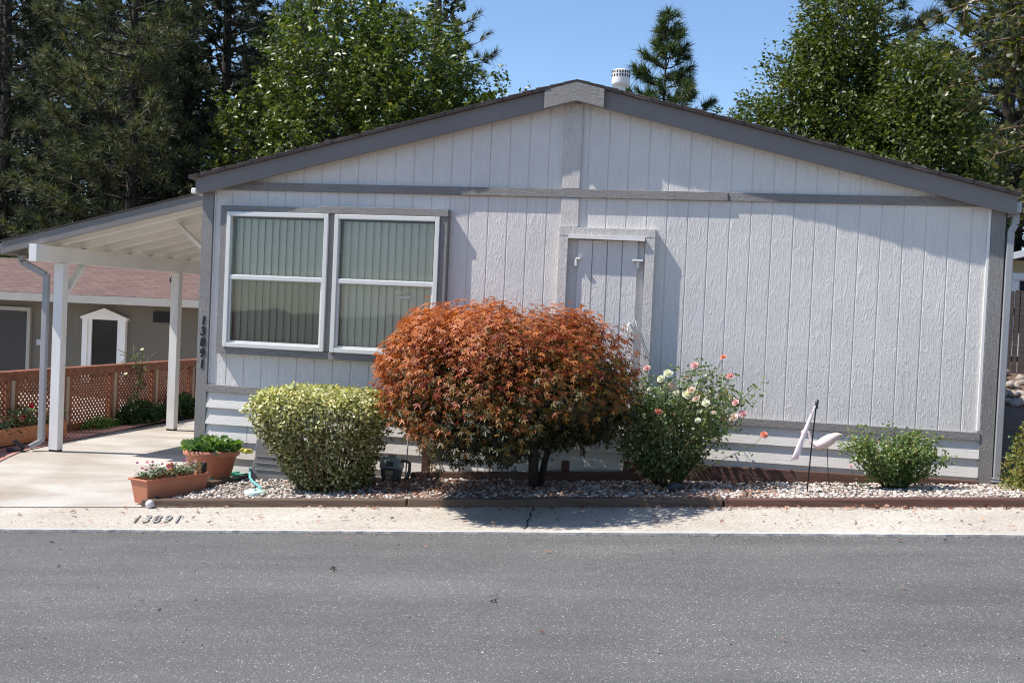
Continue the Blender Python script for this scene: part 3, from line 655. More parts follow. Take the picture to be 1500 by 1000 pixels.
def upn(n, k=.8): 
    v = RNG.normal(size=(n,3)); v /= np.linalg.norm(v, axis=1, keepdims=True); v[:,2] = np.abs(v[:,2])+k; return v
def broadleaf(name, loc, lobes, nclump, per, lsize, mat, label, csize=.38, tr=.22, shoots=True, group=None, cat='tree'):
    """lobes: list of (cx,cy,cz,rx,ry,rz,weight)"""
    root = empty(name, loc, label, cat, group)
    b = MB(); top = max(l[2] for l in lobes)
    b.tube([loc, (loc[0]+.1, loc[1], loc[2]+(top-loc[2])*.35), (loc[0]-.05, loc[1]+.05, loc[2]+(top-loc[2])*.7), (loc[0], loc[1], top)], [tr, tr*.8, tr*.55, tr*.25], 10)
    cl = []
    w = np.array([l[6] for l in lobes]); w = w/w.sum()
    for l in lobes:
        for k in range(9):
            a = random.uniform(0, 2*PI); st_ = Vector((loc[0], loc[1], lerp(loc[2]+.3*(top-loc[2]), l[2], random.uniform(.2, 1))))
            u = random.uniform(.5, .95); e = Vector((l[0]+l[3]*u*math.cos(a), l[1]+l[4]*u*math.sin(a), l[2]+l[5]*random.uniform(-.3, .7)))
            mid = (st_+e)/2+Vector((0,0,-.15)); b.tube([st_, mid, e], [tr*.3, tr*.18, .012], 6)
    b.build('trunk', 'bark', root, True)
    idx = RNG.choice(len(lobes), nclump, p=w)
    P = []; D_ = []
    for i in idx:
        l = lobes[i]; v = RNG.normal(size=3); v /= np.linalg.norm(v); r = RNG.uniform(.35, 1)**.5*RNG.uniform(.88, 1.1)
        c = np.array([l[0]+l[3]*r*v[0], l[1]+l[4]*r*v[1], l[2]+l[5]*r*v[2]])
        m_ = per
        if shoots:
            # a leafy shoot: leaves along a curved axis pointing out and up
            ax = v*.7+np.array([0,0,.75])+RNG.normal(size=3)*.35; ax /= np.linalg.norm(ax)
            t_ = RNG.uniform(0, 1, m_); Ls = csize*RNG.uniform(1.2, 2.6)
            P.append(c+ax*t_[:,None]*Ls+RNG.normal(size=(m_,3))*csize*.30*(1.15-t_[:,None])); D_.append(np.tile(ax, (m_,1)))
        else:
            P.append(c+np.clip(RNG.normal(size=(m_,3)),-1.7,1.7)*csize*.55*np.array([1,1,.6])); D_.append(np.tile(v, (m_,1)))
    P = np.concatenate(P); n = len(P); Dd = np.concatenate(D_)+RNG.normal(size=(n,3))*.7; Dd[:,2] -= .5
    leaves('crown', P, upn(n, .35), lsize*RNG.uniform(.7, 1.25, n), mat, root, LEAF, along=Dd)
    return root
def pine(loc, H, R, z0, mat, label, seed, ntuft=1500, nl=.30, dens=1.0, nn=15, name='pine_tree', tr=.25, shape=1.0, group='pines standing behind the homes', wd=.022, zmax=99):
    random.seed(seed); rng = np.random.default_rng(seed)
    root = empty(name, loc, label, 'tree', group); b = MB(); lx_, ly_, lz_ = loc
    b.tube([(lx_, ly_, lz_), (lx_+.08, ly_, lz_+H*.35), (lx_-.05, ly_+.05, lz_+H*.7), (lx_, ly_, lz_+H)], [tr, tr*.8, tr*.45, .02], 10)
    T = []; TD = []
    z_ = z0
    while z_ < min(H, zmax):
        f = (z_-z0)/(H-z0); rr = R*(1-f)**shape*random.uniform(.7, 1.15)+.25
        nb = random.choice((3,4,5)); a0 = random.uniform(0, 2*PI)
        for k in range(nb):
            a = a0+2*PI*k/nb+random.gauss(0, .3); L = rr*random.uniform(.7, 1.1); rise = random.uniform(-.02, .25)+.35*f
            pts = []; 
            for j in range(5):
                u = j/4; pts.append((lx_+math.cos(a)*L*u, ly_+math.sin(a)*L*u, lz_+z_+L*(rise*u-.22*u+.28*u*u)+random.gauss(0,.03)))
            b.tube(pts, [.045*(1-f)+.015, .03, .022, .014, .008], 5, False)
            nt_ = max(3, int(L*3.1*dens)); 
            for _ in range(nt_):
                u = random.uniform(.25, 1)**.7; i = min(3, int(u*4)); q = u*4-i
                c = np.array(pts[i])*(1-q)+np.array(pts[i+1])*q; side = random.choice((-1,1))*random.uniform(.05, .32)*L*(1.2-u)
                d_ = np.array([math.cos(a)-math.sin(a)*side*1.2, math.sin(a)+math.cos(a)*side*1.2, .45+random.gauss(0,.2)])
                T.append(c+np.array([-math.sin(a)*side, math.cos(a)*side, random.uniform(-.05, .16)])); TD.append(d_)
        z_ += random.uniform(.28, .5)
    b.build('trunk', 'bark_red', root, True)
    T = np.array(T); TD = np.array(TD); TD /= np.linalg.norm(TD, axis=1, keepdims=True)
    n = len(T); base = np.repeat(T, nn, 0); d = np.repeat(TD, nn, 0)*1.0+rng.normal(size=(n*nn,3))*.72; d /= np.linalg.norm(d, axis=1, keepdims=True)
    L = nl*rng.uniform(.7, 1.15, n*nn); side = np.cross(d, rng.normal(size=d.shape)); side /= np.linalg.norm(side, axis=1, keepdims=True)
    base = base-np.repeat(TD, nn, 0)*rng.uniform(0, .22, (n*nn,1))*nl*1.5
    L *= 1.0
    V = np.stack([base-side*wd*.5, base+side*wd*.5, base+d*L[:,None]], 1).reshape(-1,3)
    o = npmesh('crown', V, np.arange(len(V)).reshape(-1,3), mat, root)
    return root
def gz(x, y): return terr(x, y)
pl = [ # x, y, H, R, z0, mat, label, dens, shape
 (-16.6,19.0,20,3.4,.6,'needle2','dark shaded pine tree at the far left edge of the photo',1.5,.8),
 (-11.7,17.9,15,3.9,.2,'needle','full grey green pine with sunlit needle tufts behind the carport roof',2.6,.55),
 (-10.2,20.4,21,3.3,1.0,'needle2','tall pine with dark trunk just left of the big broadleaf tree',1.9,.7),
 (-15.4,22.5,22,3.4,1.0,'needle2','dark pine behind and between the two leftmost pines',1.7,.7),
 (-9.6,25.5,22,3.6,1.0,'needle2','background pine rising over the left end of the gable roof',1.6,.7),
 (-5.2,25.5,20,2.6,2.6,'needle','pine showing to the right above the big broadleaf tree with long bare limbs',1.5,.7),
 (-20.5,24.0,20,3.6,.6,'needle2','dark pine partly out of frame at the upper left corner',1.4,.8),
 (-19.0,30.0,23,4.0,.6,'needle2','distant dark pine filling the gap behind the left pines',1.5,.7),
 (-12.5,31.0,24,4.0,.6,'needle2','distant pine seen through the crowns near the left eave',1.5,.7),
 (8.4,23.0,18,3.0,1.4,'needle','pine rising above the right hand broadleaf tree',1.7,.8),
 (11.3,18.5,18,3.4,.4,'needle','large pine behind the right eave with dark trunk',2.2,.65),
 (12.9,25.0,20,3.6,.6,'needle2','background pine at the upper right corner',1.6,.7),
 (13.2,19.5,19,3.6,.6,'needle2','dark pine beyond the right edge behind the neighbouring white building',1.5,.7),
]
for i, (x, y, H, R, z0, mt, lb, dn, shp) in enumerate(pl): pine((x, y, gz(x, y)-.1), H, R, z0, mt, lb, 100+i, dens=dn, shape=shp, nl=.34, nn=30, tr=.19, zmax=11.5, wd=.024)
pine((1.75,32,gz(2,32)-.1), 12.9, 4.0, 2.5, 'needle3', 'small isolated conical pine against the sky right of the roof vent', 300, nl=.42, dens=3.6, shape=.85, nn=24, wd=.03, tr=.11, zmax=99)
random.seed(11)
# far wood behind everything
P = []
for k in range(96):
    if k < 60: cxp, cyp, h = random.uniform(-48,-11.5), random.uniform(34, 48), random.uniform(13, 21)
    else: cxp, cyp, h = random.uniform(13.5, 42), random.uniform(32, 48), random.uniform(12, 20)
    m_ = 800; u = RNG.uniform(0, 1, m_)**.9; a = RNG.uniform(0, 2*PI, m_); r = (1-u)**.8*3.0+.3
    P.append(np.stack([cxp+np.cos(a)*r*RNG.uniform(.3,1,m_), cyp+np.sin(a)*r*RNG.uniform(.3,1,m_), u*h+RNG.normal(size=m_)*.3], 1))
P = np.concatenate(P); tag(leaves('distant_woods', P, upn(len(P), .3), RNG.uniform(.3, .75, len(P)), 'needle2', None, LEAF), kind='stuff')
broadleaf('pear_tree', (-4.6,18,gz(-4.6,18)), [(-4.9,18,5.7,3.1,2.6,3.1,4), (-5.7,17.8,8.0,1.7,1.8,2.1,2), (-3.7,18,7.2,1.7,1.8,2.0,2), (-7.5,17.8,5.3,1.5,1.3,2.0,1.3), (-2.3,17.9,5.3,1.6,1.5,2.1,1.3), (-1.05,17.6,5.9,.42,.5,1.6,.25)], 2000, 22, .15, 'pear',
          'big glossy green broadleaf tree rising behind the left roof slope', .36)
broadleaf('oak_tree', (7.2,17,gz(7.2,17)), [(7.05,17,6.0,1.9,1.9,2.6,3), (7.35,17,7.9,1.15,1.3,1.9,1.4), (6.0,16.8,5.4,1.2,1.2,1.7,1)], 1500, 26, .115, 'pear2', 'tall rounded broadleaf tree above the right roof slope, its top near the frame edge', .34, shoots=False)
broadleaf('oak_tree', (9.3,15.5,gz(9.3,15.5)), [(9.0,15.5,5.2,1.6,1.6,2.0,2), (9.1,15.5,6.7,1.0,1.1,1.3,1), (9.9,15.3,4.2,1.0,1.0,1.4,.8)], 1050, 26, .115, 'pear2', 'shorter broadleaf tree in front of the right pines, nearer the right eave', .33, shoots=False)
broadleaf('small_tree', (4.6,17.5,gz(4.6,17.5)), [(5.0,17.5,5.5,.8,.8,1.1,1.2), (4.2,17.6,5.0,.7,.6,.8,.8)], 260, 20, .11, 'pear2', 'small green treetop peeking over the roof between vent pine and oak', .3, tr=.1)
# near alder at right, branches reaching into the frame over the right eave
root = empty('alder_tree', (10.9, 3.2, gz(10.9,3.2)), 'tree at the right whose drooping leafy branches hang over the right eave', 'tree')
b = MB(); lz = gz(10.9,3.2); b.tube([(10.9,3.2,lz),(10.8,3.15,lz+2),(10.6,3.1,lz+4.2),(10.5,3.0,lz+6.5)], [.16,.13,.10,.04], 10)
tw = []
for (e, s0, sag) in (((8.0,2.8,5.1),4.6,.25), ((8.35,3.0,4.6),4.3,.1), ((8.1,2.7,3.35),4.0,-.1), ((8.7,2.9,5.9),5.2,.3), ((8.3,3.3,5.55),4.9,.2), ((9.0,2.6,5.2),4.5,.2), ((8.55,2.6,3.95),4.2,0), ((8.75,3.1,3.5),3.9,-.1), ((8.15,3.0,4.85),4.7,.3), ((9.0,3.0,4.3),4.3,.1), ((8.9,2.7,4.75),4.4,.2), ((7.75,2.9,5.5),4.9,.4), ((8.4,2.5,5.4),5.0,.3), ((8.0,3.2,4.75),4.5,.2), ((8.6,3.3,5.1),4.8,.3), ((8.95,2.4,3.7),4.0,0), ((8.5,2.9,4.2),4.2,.1), ((8.2,2.6,5.9),5.4,.3)):
    s_ = Vector((10.6,3.1,lz+s0-.9)); e = Vector(e); pts = []
    for j in range(9):
        u = j/8; p_ = s_.lerp(e, u); p_.z += sag*math.sin(PI*u)*1.6-(.25*u**3); p_ += Vector((random.gauss(0,.03),)*3); pts.append(p_)
    b.tube(pts, [.03*(1-j/9)+.004 for j in range(9)], 5)
    for j in range(3, 9):
        for q in range(5 if j < 8 else 3):
            d_ = Vector((random.uniform(-1,.3), random.gauss(0,.5), random.gauss(-.35,.4))).normalized(); L = random.uniform(.15,.42); p2 = pts[j]+d_*L
            b.tube([pts[j], p2], [.005,.003], 4); tw.append((pts[j], p2))
b.build('trunk', 'twig', root, True)
P = []; Dl = []
for a_, c_ in tw:
    for k in range(7):
        u = random.uniform(.1, 1.05); P.append(np.array(a_.lerp(c_, u))+RNG.normal(size=3)*.02); Dl.append(np.array(c_-a_)+RNG.normal(size=3)*.25+np.array([0,0,-.12]))
P = np.array(P); leaves('crown', P, upn(len(P), .1), RNG.uniform(.06, .11, len(P)), 'alder', root, OVAL, along=np.array(Dl))

# --- red maple
random.seed(21)
mp = empty('maple_shrub', (3.94,-.75,-.09), 'dome shaped orange red and green Japanese maple in front of the hatch', 'shrub')
b = MB(); tips = []
for dx, dy, r in ((-.03, .02, .036), (.02, -.03, .044), (.09, .04, .036)):
    base = Vector((3.94+dx*.5, -.75+dy, -.12)); p1 = base+Vector((dx*.5, dy-.05, .28)); b.tube([base, p1, p1+Vector((dx*.8,-.08,.22))], [r, r*.85, r*.7], 8)
    for k in range(5):
        d_ = Vector((random.uniform(-.9,.9), random.uniform(-.9,.4), random.uniform(.5,1.0)))
        branch_tree(b, p1+Vector((dx*.8,-.08,.22)), d_, random.uniform(.35,.55), r*.5, 2, tips, .55)
b.build('trunk', 'bark', mp, True)
mc = np.array([3.76,-1.32,.73]); n = 40000
v = RNG.normal(size=(n,3)); v /= np.linalg.norm(v, axis=1, keepdims=True)
th_ = np.arctan2(v[:,1], v[:,0])
# clumpy dome: lower rim drapes, hollow inside
r = RNG.uniform(.35, 1.0, n)**.42
cl_ = RNG.normal(size=(260,3)); cl_ /= np.linalg.norm(cl_, axis=1, keepdims=True); cl_[:,2] = np.abs(cl_[:,2])*1.25-.55; cl_ /= np.linalg.norm(cl_, axis=1, keepdims=True)
ix = RNG.integers(0, 260, n); v = cl_[ix]+RNG.normal(size=(n,3))*np.where(RNG.uniform(0,1,260) < .5, .075, .13)[ix][:,None]; v /= np.linalg.norm(v, axis=1, keepdims=True)
cr = 1+np.clip(RNG.normal(size=260)*.05,-.14,.09); r = r*cr[ix]
lay = RNG.uniform(0, 1, n) < .3; r[lay] *= RNG.uniform(.45, .95, lay.sum())
hyp = np.hypot(v[:,0], v[:,1]); r = r*np.where(v[:,2] > 0, (hyp**3.4+np.abs(v[:,2])**3.4)**(-1/3.4), 1.0)
zz = np.where(v[:,2] > 0, v[:,2]*.90, v[:,2]*.92)
P = mc+np.stack([v[:,0]*1.22*r, v[:,1]*1.42*r, zz*r], 1)
P[:,2] += .04*np.sin(P[:,0]*9)+.03*np.sin(P[:,0]*23+P[:,1]*17)
P[:,0] += .20*(-1.32-P[:,1])+.07*(P[:,2]-.7)*0
ctone = (RNG.normal(size=260)*.15)[ix]
keep = (P[:,2] > .0+.46*np.abs((P[:,0]-3.72)/.95)**1.2+.10*np.sin(P[:,0]*11)*np.cos(P[:,1]*6)+.17*np.clip(-P[:,1]-.8,0,3)+RNG.uniform(-.06,.06,n)) & (P[:,1] < -.08)
P = P[keep]; v = v[keep]; ctone = ctone[keep]; rk = r[keep]; nn_ = len(P)
nr = np.array([0,0,.55])+v*.75+RNG.normal(size=P.shape)*.38
along = v*1.0+np.array([0,0,-.75])+RNG.normal(size=P.shape)*.35
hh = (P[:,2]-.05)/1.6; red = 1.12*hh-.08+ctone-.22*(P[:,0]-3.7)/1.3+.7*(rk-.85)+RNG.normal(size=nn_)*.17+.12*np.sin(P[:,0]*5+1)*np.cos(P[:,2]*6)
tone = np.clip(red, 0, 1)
leaves('crown', P, nr, RNG.uniform(.030, .062, nn_), 'maple', mp, MAPLE, tone=tone, along=along)
# --- variegated hedge
random.seed(5)
hg = empty('hedge_shrub', (1.8,-.95,-.28), 'clipped flat topped yellow variegated hedge shrub left of the maple', 'shrub')
b = MB(); P = []; Dv = []
HC = (1.84,-.90); 
for k in range(70):
    a = random.uniform(0, 2*PI); u = random.random()**.5; e = Vector((HC[0]-.05+.66*u*math.cos(a), HC[1]+.5*u*math.sin(a), random.uniform(.3,.72)))
    s_ = Vector((1.9+.22*u*math.cos(a), -.95+.16*u*math.sin(a), -.3)); md = s_.lerp(e, .5)+Vector((random.gauss(0,.03), random.gauss(0,.03), 0)); b.tube([s_, md, e], [.011,.008,.004], 5)
b.build('stems', 'twig', hg, True)
n = 25000; z = RNG.uniform(0, 1, n)**.85; a = RNG.uniform(0, 2*PI, n)
# superellipse plan, widening upward
def se(a, k=2.6): return (np.abs(np.cos(a))**k+np.abs(np.sin(a))**k)**(-1/k)
wr = .42+.66*np.minimum(1, z/.80)**.9; wr = np.where(z > .88, wr*(1-(z-.88)*1.0), wr)
shell = RNG.uniform(.72, 1.03, n); top = RNG.uniform(0, 1, n) < .33
rad = np.where(top, RNG.uniform(0, 1, n)**.5*.93, shell); z = np.where(top, RNG.uniform(.88, 1.02, n)-.05*rad**4, z)
wr = np.where(top, 1.0, wr)
bump_ = 1+.045*np.sin(a*7+z*9)+.03*np.sin(a*13-z*17)
zb, zt = -.30, .735
cxh = 1.98-.14*np.minimum(1, z/.6)
P = np.stack([cxh+.655*se(a)*rad*wr*bump_*np.cos(a), -.92+.50*se(a)*rad*wr*bump_*np.sin(a), zb+(zt-zb)*z+RNG.normal(size=n)*.014-.03*((a-1.5)/3)*0], 1)
P[:,2] -= .10*np.clip((1.45-P[:,0])/.5, 0, 1)*z
ok = (z > .12) | (RNG.uniform(0,1,n) < .25); hole = (np.sin(P[:,0]*14+2)*np.cos(P[:,2]*11+P[:,0]*5) > .62) & (z < .6) & (z > .1); ok &= ~(hole & (RNG.uniform(0,1,n) < .75))
P = P[ok]; a = a[ok]; out_ = np.stack([np.cos(a), np.sin(a), np.full(len(a), .6)], 1)
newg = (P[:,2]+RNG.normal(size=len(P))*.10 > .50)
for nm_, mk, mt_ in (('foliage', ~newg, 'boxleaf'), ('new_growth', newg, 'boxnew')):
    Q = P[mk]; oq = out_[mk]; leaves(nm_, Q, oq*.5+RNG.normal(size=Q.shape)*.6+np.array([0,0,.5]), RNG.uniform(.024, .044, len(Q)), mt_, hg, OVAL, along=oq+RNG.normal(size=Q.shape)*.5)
# --- rose bush etc: canes, leaflets, blooms
def bloom(mb, c, r, nrm=(0,-.5,.8)):
    c = np.array(c); nrm = np.array(nrm, float); nrm /= np.linalg.norm(nrm); a = np.cross(nrm, (1,0,.1)); a /= np.linalg.norm(a); bb = np.cross(nrm, a)
    for ring, (rr, lift, k) in enumerate(((r, .15, 6), (r*.72, .42, 5), (r*.42, .62, 4))):
        for i in range(k):
            t_ = 2*PI*i/k+ring*.6+random.uniform(-.15,.15); d = a*math.cos(t_)+bb*math.sin(t_); s_ = np.cross(nrm, d)
            tip = c+d*rr+nrm*lift*r; m1 = c+d*rr*.65+s_*rr*.5+nrm*lift*r*.7; m2 = c+d*rr*.65-s_*rr*.5+nrm*lift*r*.7
            mb.add([c, m1, tip, m2], [(0,1,2),(0,2,3)])
def rose(name, base, spread, H, ncane, mat, label, nper, lsz, blooms=(), lean=0, cat='shrub', seed=3, canemat='canes', tmpl=OVAL, cone=1.0, ylean=-.1):
    random.seed(seed); root = empty(name, base, label, cat); b = MB(); P = []; Dl = []; base = Vector(base)
    for k in range(ncane):
        a = random.uniform(0, 2*PI); u = random.random()**.6; L = H*random.uniform(.62, 1.0)*(1-.28*u*cone)
        e = base+Vector((spread*u*math.cos(a)+lean, spread*.62*u*math.sin(a)+ylean, L)); s_ = base+Vector((.12*math.cos(a)*spread, .09*math.sin(a)*spread, -.03))
        md = s_.lerp(e, .55)+Vector((random.gauss(0,.04), random.gauss(0,.04), .05*L)); pts = [s_, s_.lerp(md, .5)+Vector((0,0,.02)), md, md.lerp(e, .5)+Vector((0,0,.03)), e]
        b.tube(pts, [.008,.007,.005,.004,.002], 5)
        for q in range(nper):
            t_ = random.uniform(.16, 1.0); i = min(3, int(t_*4)); p_ = pts[i].lerp(pts[i+1], t_*4-i)
            d_ = Vector((random.gauss(0,1), random.gauss(0,1), random.gauss(.1,.5))).normalized(); L2 = random.uniform(.03, .13)*(spread/.6)
            for w in range(5):
                P.append(np.array(p_+d_*L2*(.35+.16*w))+RNG.normal(size=3)*.018*(spread/.6)); Dl.append(np.array(d_)+RNG.normal(size=3)*.8)
    b.build('stems', canemat, root, True); P = np.array(P)
    leaves('foliage', P, upn(len(P), .3), lsz*RNG.uniform(.65, 1.2, len(P)), mat, root, tmpl, along=np.array(Dl))
    for (c, r, mt) in blooms:
        mb = MB(); bloom(mb, c, r*.85, (random.uniform(-.5,.3), random.uniform(-1.1,-.4), .75)); bloom(mb, (c[0], c[1]-.004, c[2]+.006), r*.6, (random.uniform(-.3,.3), -.6, .8)); o = mb.build('flower', mt, root)
        st_ = MB(); c = Vector(c); dx = base.x-c.x; q1 = c+Vector((dx*.10, .02, -.10)); q2 = c+Vector((dx*.35, .04, -.22)); q3 = c+Vector((dx*.75, .05, -.42)); st_.tube([c, q1, q2, q3], [.003,.003,.004,.005], 4).build('flower_stem', canemat, root)
        Q = np.array([list(q1.lerp(q2, random.random()) if k % 2 else q2.lerp(q3, random.random())) for k in range(14)])+RNG.normal(size=(14,3))*.03; leaves('flower_leaves', Q, upn(14,.3), lsz*RNG.uniform(.6,1.1,14), mat, root, tmpl)
    return root

BL = [((4.96,-.7,1.11),.045,'petal_pink'), ((5.16,-.7,1.07),.06,'petal_cream'), ((5.10,-.74,1.02),.05,'petal_cream'), ((5.20,-.7,.96),.05,'petal_blush'), ((5.40,-.7,1.16),.048,'petal_pink'),
 ((5.66,-.7,1.25),.042,'petal_coral'), ((5.73,-.7,1.08),.055,'petal_pink'), ((5.34,-.7,.88),.065,'petal_cream'), ((5.38,-.7,.93),.055,'petal_blush'), ((5.43,-.72,.86),.05,'petal_blush'),
 ((5.52,-.74,.82),.05,'petal_cream'), ((5.79,-.7,.84),.045,'petal_pink'), ((5.10,-.85,.72),.05,'petal_coral'), ((5.78,-.7,.70),.055,'petal_blush'), ((5.86,-.7,.74),.05,'petal_pink'), ((6.06,-.72,.56),.048,'petal_coral'),
 ((5.24,-.72,.90),.04,'petal_cream'), ((5.0,-.72,.92),.035,'petal_cream'), ((5.46,-.78,.66),.035,'petal_cream'), ((5.60,-.78,.74),.03,'petal_blush')]
BL = [((6.09+(c[0]-6.09)*.972, -11.58+(c[1]+11.58)*.972, 1.6+(c[2]-1.6)*.972), r, m_) for c, r, m_ in BL]
rose('rose_bush', (5.20,-.62,.03), .84, 1.24, 66, 'roseleaf', 'tall rose bush with cream, pink and coral blooms right of the maple', 26, .040, BL, ylean=-.10, seed=31, cone=.7)
rose('small_rose_bush', (7.22,-.62,.16), .52, .72, 50, 'bushleaf', 'low round leafy bush without blooms near the right corner of the home', 26, .033, [((6.83,-.8,.34),.02,'petal_pink')], seed=32, ylean=-.08, cone=1.5)
# arborvitae at the right edge
rt = empty('arborvitae', (8.62,-.75,.2), 'golden green conical arborvitae at the bottom right edge', 'shrub')
MB().tube([(8.62,-.75,.1),(8.62,-.75,1.15)], [.03,.01], 6).build('trunk', 'bark', rt, True)
n = 20000; u = RNG.uniform(0,1,n); a = RNG.uniform(0,2*PI,n); r = (.56*(1-u)**.9+.02)*RNG.uniform(.75,1.05,n)*(1+.09*np.sin(a*6+u*14))
P = np.stack([8.69+r*np.cos(a), -.75+r*np.sin(a),   .17+1.7*u], 1); o_ = np.stack([np.cos(a), np.sin(a), np.full(n,.9)], 1)
leaves('foliage', P, o_*.3+RNG.normal(size=P.shape)*.6, RNG.uniform(.022,.045,n), 'cypress', rt, LEAF, along=o_)
rt = empty('fern', (8.42,-.05,.2), 'small blue green feathery plant between the downspout and the arborvitae', 'plant')
P = []; Dl = []; b = MB()
for k in range(26):
    a = random.uniform(0,2*PI); L = random.uniform(.12,.30); e = Vector((8.42+math.cos(a)*L*.6, -.05+math.sin(a)*L*.4, .2+random.uniform(.12,.52))); s_ = Vector((8.42,-.05,.18)); b.tube([s_, e], [.004,.002], 4)
    for q in range(22):
        t_ = random.uniform(.3,1); P.append(np.array(s_.lerp(e,t_))+RNG.normal(size=3)*.012); Dl.append(np.array(e-s_)+RNG.normal(size=3)*.25)
b.build('stems', 'canes', rt); P = np.array(P); leaves('foliage', P, upn(len(P)), RNG.uniform(.03,.06,len(P)), 'fern', rt, LEAF, along=np.array(Dl))
# dark shrub row at lattice
def mound(name, c, rx, ry, h, n, mat, label, sz, tmpl=LEAF, cat='shrub', flowers=None):
    rt = empty(name, c, label, cat); u = RNG.normal(size=(n,3)); u /= np.linalg.norm(u, axis=1, keepdims=True); u[:,2] = np.abs(u[:,2])
    r = RNG.uniform(.4,1,n)**.5*(1+.12*np.sin(u[:,0]*9+u[:,1]*7)); P = np.array(c)+u*r[:,None]*np.array([rx,ry,h])
    leaves('foliage', P, upn(n,.2), RNG.uniform(.7,1.2,n)*sz, mat, rt, tmpl, along=u+RNG.normal(size=u.shape)*.4)
    b = MB()
    for k in range(10): b.tube([c, (c[0]+random.uniform(-.7,.7)*rx, c[1]+random.uniform(-.7,.7)*ry, c[2]+h*.8)], [.008,.003], 4)
    b.build('stems', 'canes', rt); return rt
mound('low_shrub', (-2.98,3.95,-.31), .20,.62,.30, 3000, 'darkshrub', 'low dark green shrub at the foot of the lattice fence, nearer the front post', .06)
mound('low_shrub', (-2.96,5.15,-.31), .22,.62,.34, 3000, 'darkshrub', 'low dark green shrub at the foot of the lattice fence, beside the rear carport post', .06)
# climbing roses at the fence
def climber(x, y, zb, zt, wd_, nl, label, fl):
    rt = empty('climbing_plant', (x, y, zb), label, 'plant'); b = MB(); P = []
    for k in range(7):
        p = [Vector((x, y, zb))]
        for j in range(6): p.append(Vector((x+random.gauss(0,.03), y+random.gauss(0,wd_)*(j+1)/6, lerp(zb, zt, (j+1)/6*random.uniform(.85,1)))))
        b.tube(p, .005, 4)
        for q in range(nl): i = random.randint(1,5); P.append(np.array(p[i].lerp(p[i+1], random.random()))+RNG.normal(size=3)*.035)
    b.build('stems', 'canes', rt); P = np.array(P); leaves('foliage', P, upn(len(P)), RNG.uniform(.035,.06,len(P)), 'roseleaf', rt, OVAL)
    for k in range(fl):
        mb = MB(); bloom(mb, P[random.randrange(len(P))]+np.array([.03,-.03,.02]), .03); mb.build('flower', 'petal_cream', rt)
climber(-3.02, 3.9, -.3, .86, .30, 16, 'thin climbing rose growing over the lattice top rail, middle of the fence', 3)
climber(-3.0, 6.1, -.3, .60, .30, 34, 'leafy climbing plant on the lattice near the house corner', 3)
mound('flowering_plant', (-2.98,2.9,-.31), .10,.45,.17, 500, 'lettuce', 'sparse low white flowered plant at the base of the lattice behind the front post', .04, OVAL, 'plant')
# cedar trough planter at left
tp = empty('cedar_planter', (-2.86,.75,-.31), 'long cedar box planter of red and orange flowers by the lattice fence', 'planter')
z0 = drive_z(-2.9,.6)+.03
MB().box(-3.02,-2.72,-.35,1.75,z0,z0+.03).box(-3.02,-2.99,-.35,1.75,z0+.03,z0+.20).box(-2.75,-2.72,-.35,1.75,z0+.03,z0+.20).box(-2.99,-2.75,-.35,-.32,z0+.03,z0+.20).box(-2.99,-2.75,1.72,1.75,z0+.03,z0+.20).build('box', 'cedar', tp, bevel=.006)
MB().box(-2.985,-2.755,-.315,1.715,z0+.035,z0+.17).build('potting_soil', 'soil', tp)
n = 1500; P = np.stack([RNG.uniform(-3.04,-2.70,n), RNG.uniform(-.35,1.75,n), z0+.18+RNG.uniform(0,1,n)**1.5*.20], 1); P[:,2] += .05*np.sin(P[:,1]*7)
leaves('foliage', P, upn(n), RNG.uniform(.035,.06,n), 'roseleaf', tp, OVAL)
for k in range(22):
    mb = MB(); y_ = random.uniform(-.2,1.65); bloom(mb, (random.uniform(-2.98,-2.72), y_, z0+random.uniform(.26,.44)), .038, (.6,-.6,.6)); mb.build('flower', random.choice(['petal_red','petal_red','petal_orange','petal_cream','petal_coral']), tp)
# terracotta pot and planter
pot = empty('flower_pot', (.44,-.46,-.32), 'round terracotta pot of bright green leafy plants by the home corner', 'flower pot')
pc = (.44,-.46,-.33)
MB().lathe([(.001,0),(.185,0),(.19,.01),(.262,.285),(.285,.287),(.29,.30),(.29,.335),(.283,.342),(.265,.342),(.26,.30),(.001,.30)], pc, 40).build('pot', 'terracotta', pot, True)
MB().lathe([(.258,.312),(.001,.318)], pc, 24).build('potting_soil', 'soil', pot)
n = 620; a = RNG.uniform(0,2*PI,n); r = RNG.uniform(0,1,n)**.5*.26; P = np.stack([pc[0]+r*np.cos(a), pc[1]+r*np.sin(a), pc[2]+.335+RNG.uniform(0,.11,n)*(1-.4*(r/.26))], 1)
leaves('foliage', P, upn(n,.2), RNG.uniform(.05,.10,n), 'lettuce', pot, OVAL, along=np.stack([np.cos(a)*r*5, np.sin(a)*r*5, np.full(n,.7)],1)+RNG.normal(size=P.shape)*.35)
MB().tube([(.30,-.80,-.20),(.305,-.80,-.08)], .012, 8).box(.288,.322,-.815,-.785,-.09,-.045)
pln = empty('rectangular_planter', (.36,-1.25,-.42), 'rectangular terracotta plastic planter with small purple flowers on the driveway edge', 'planter')
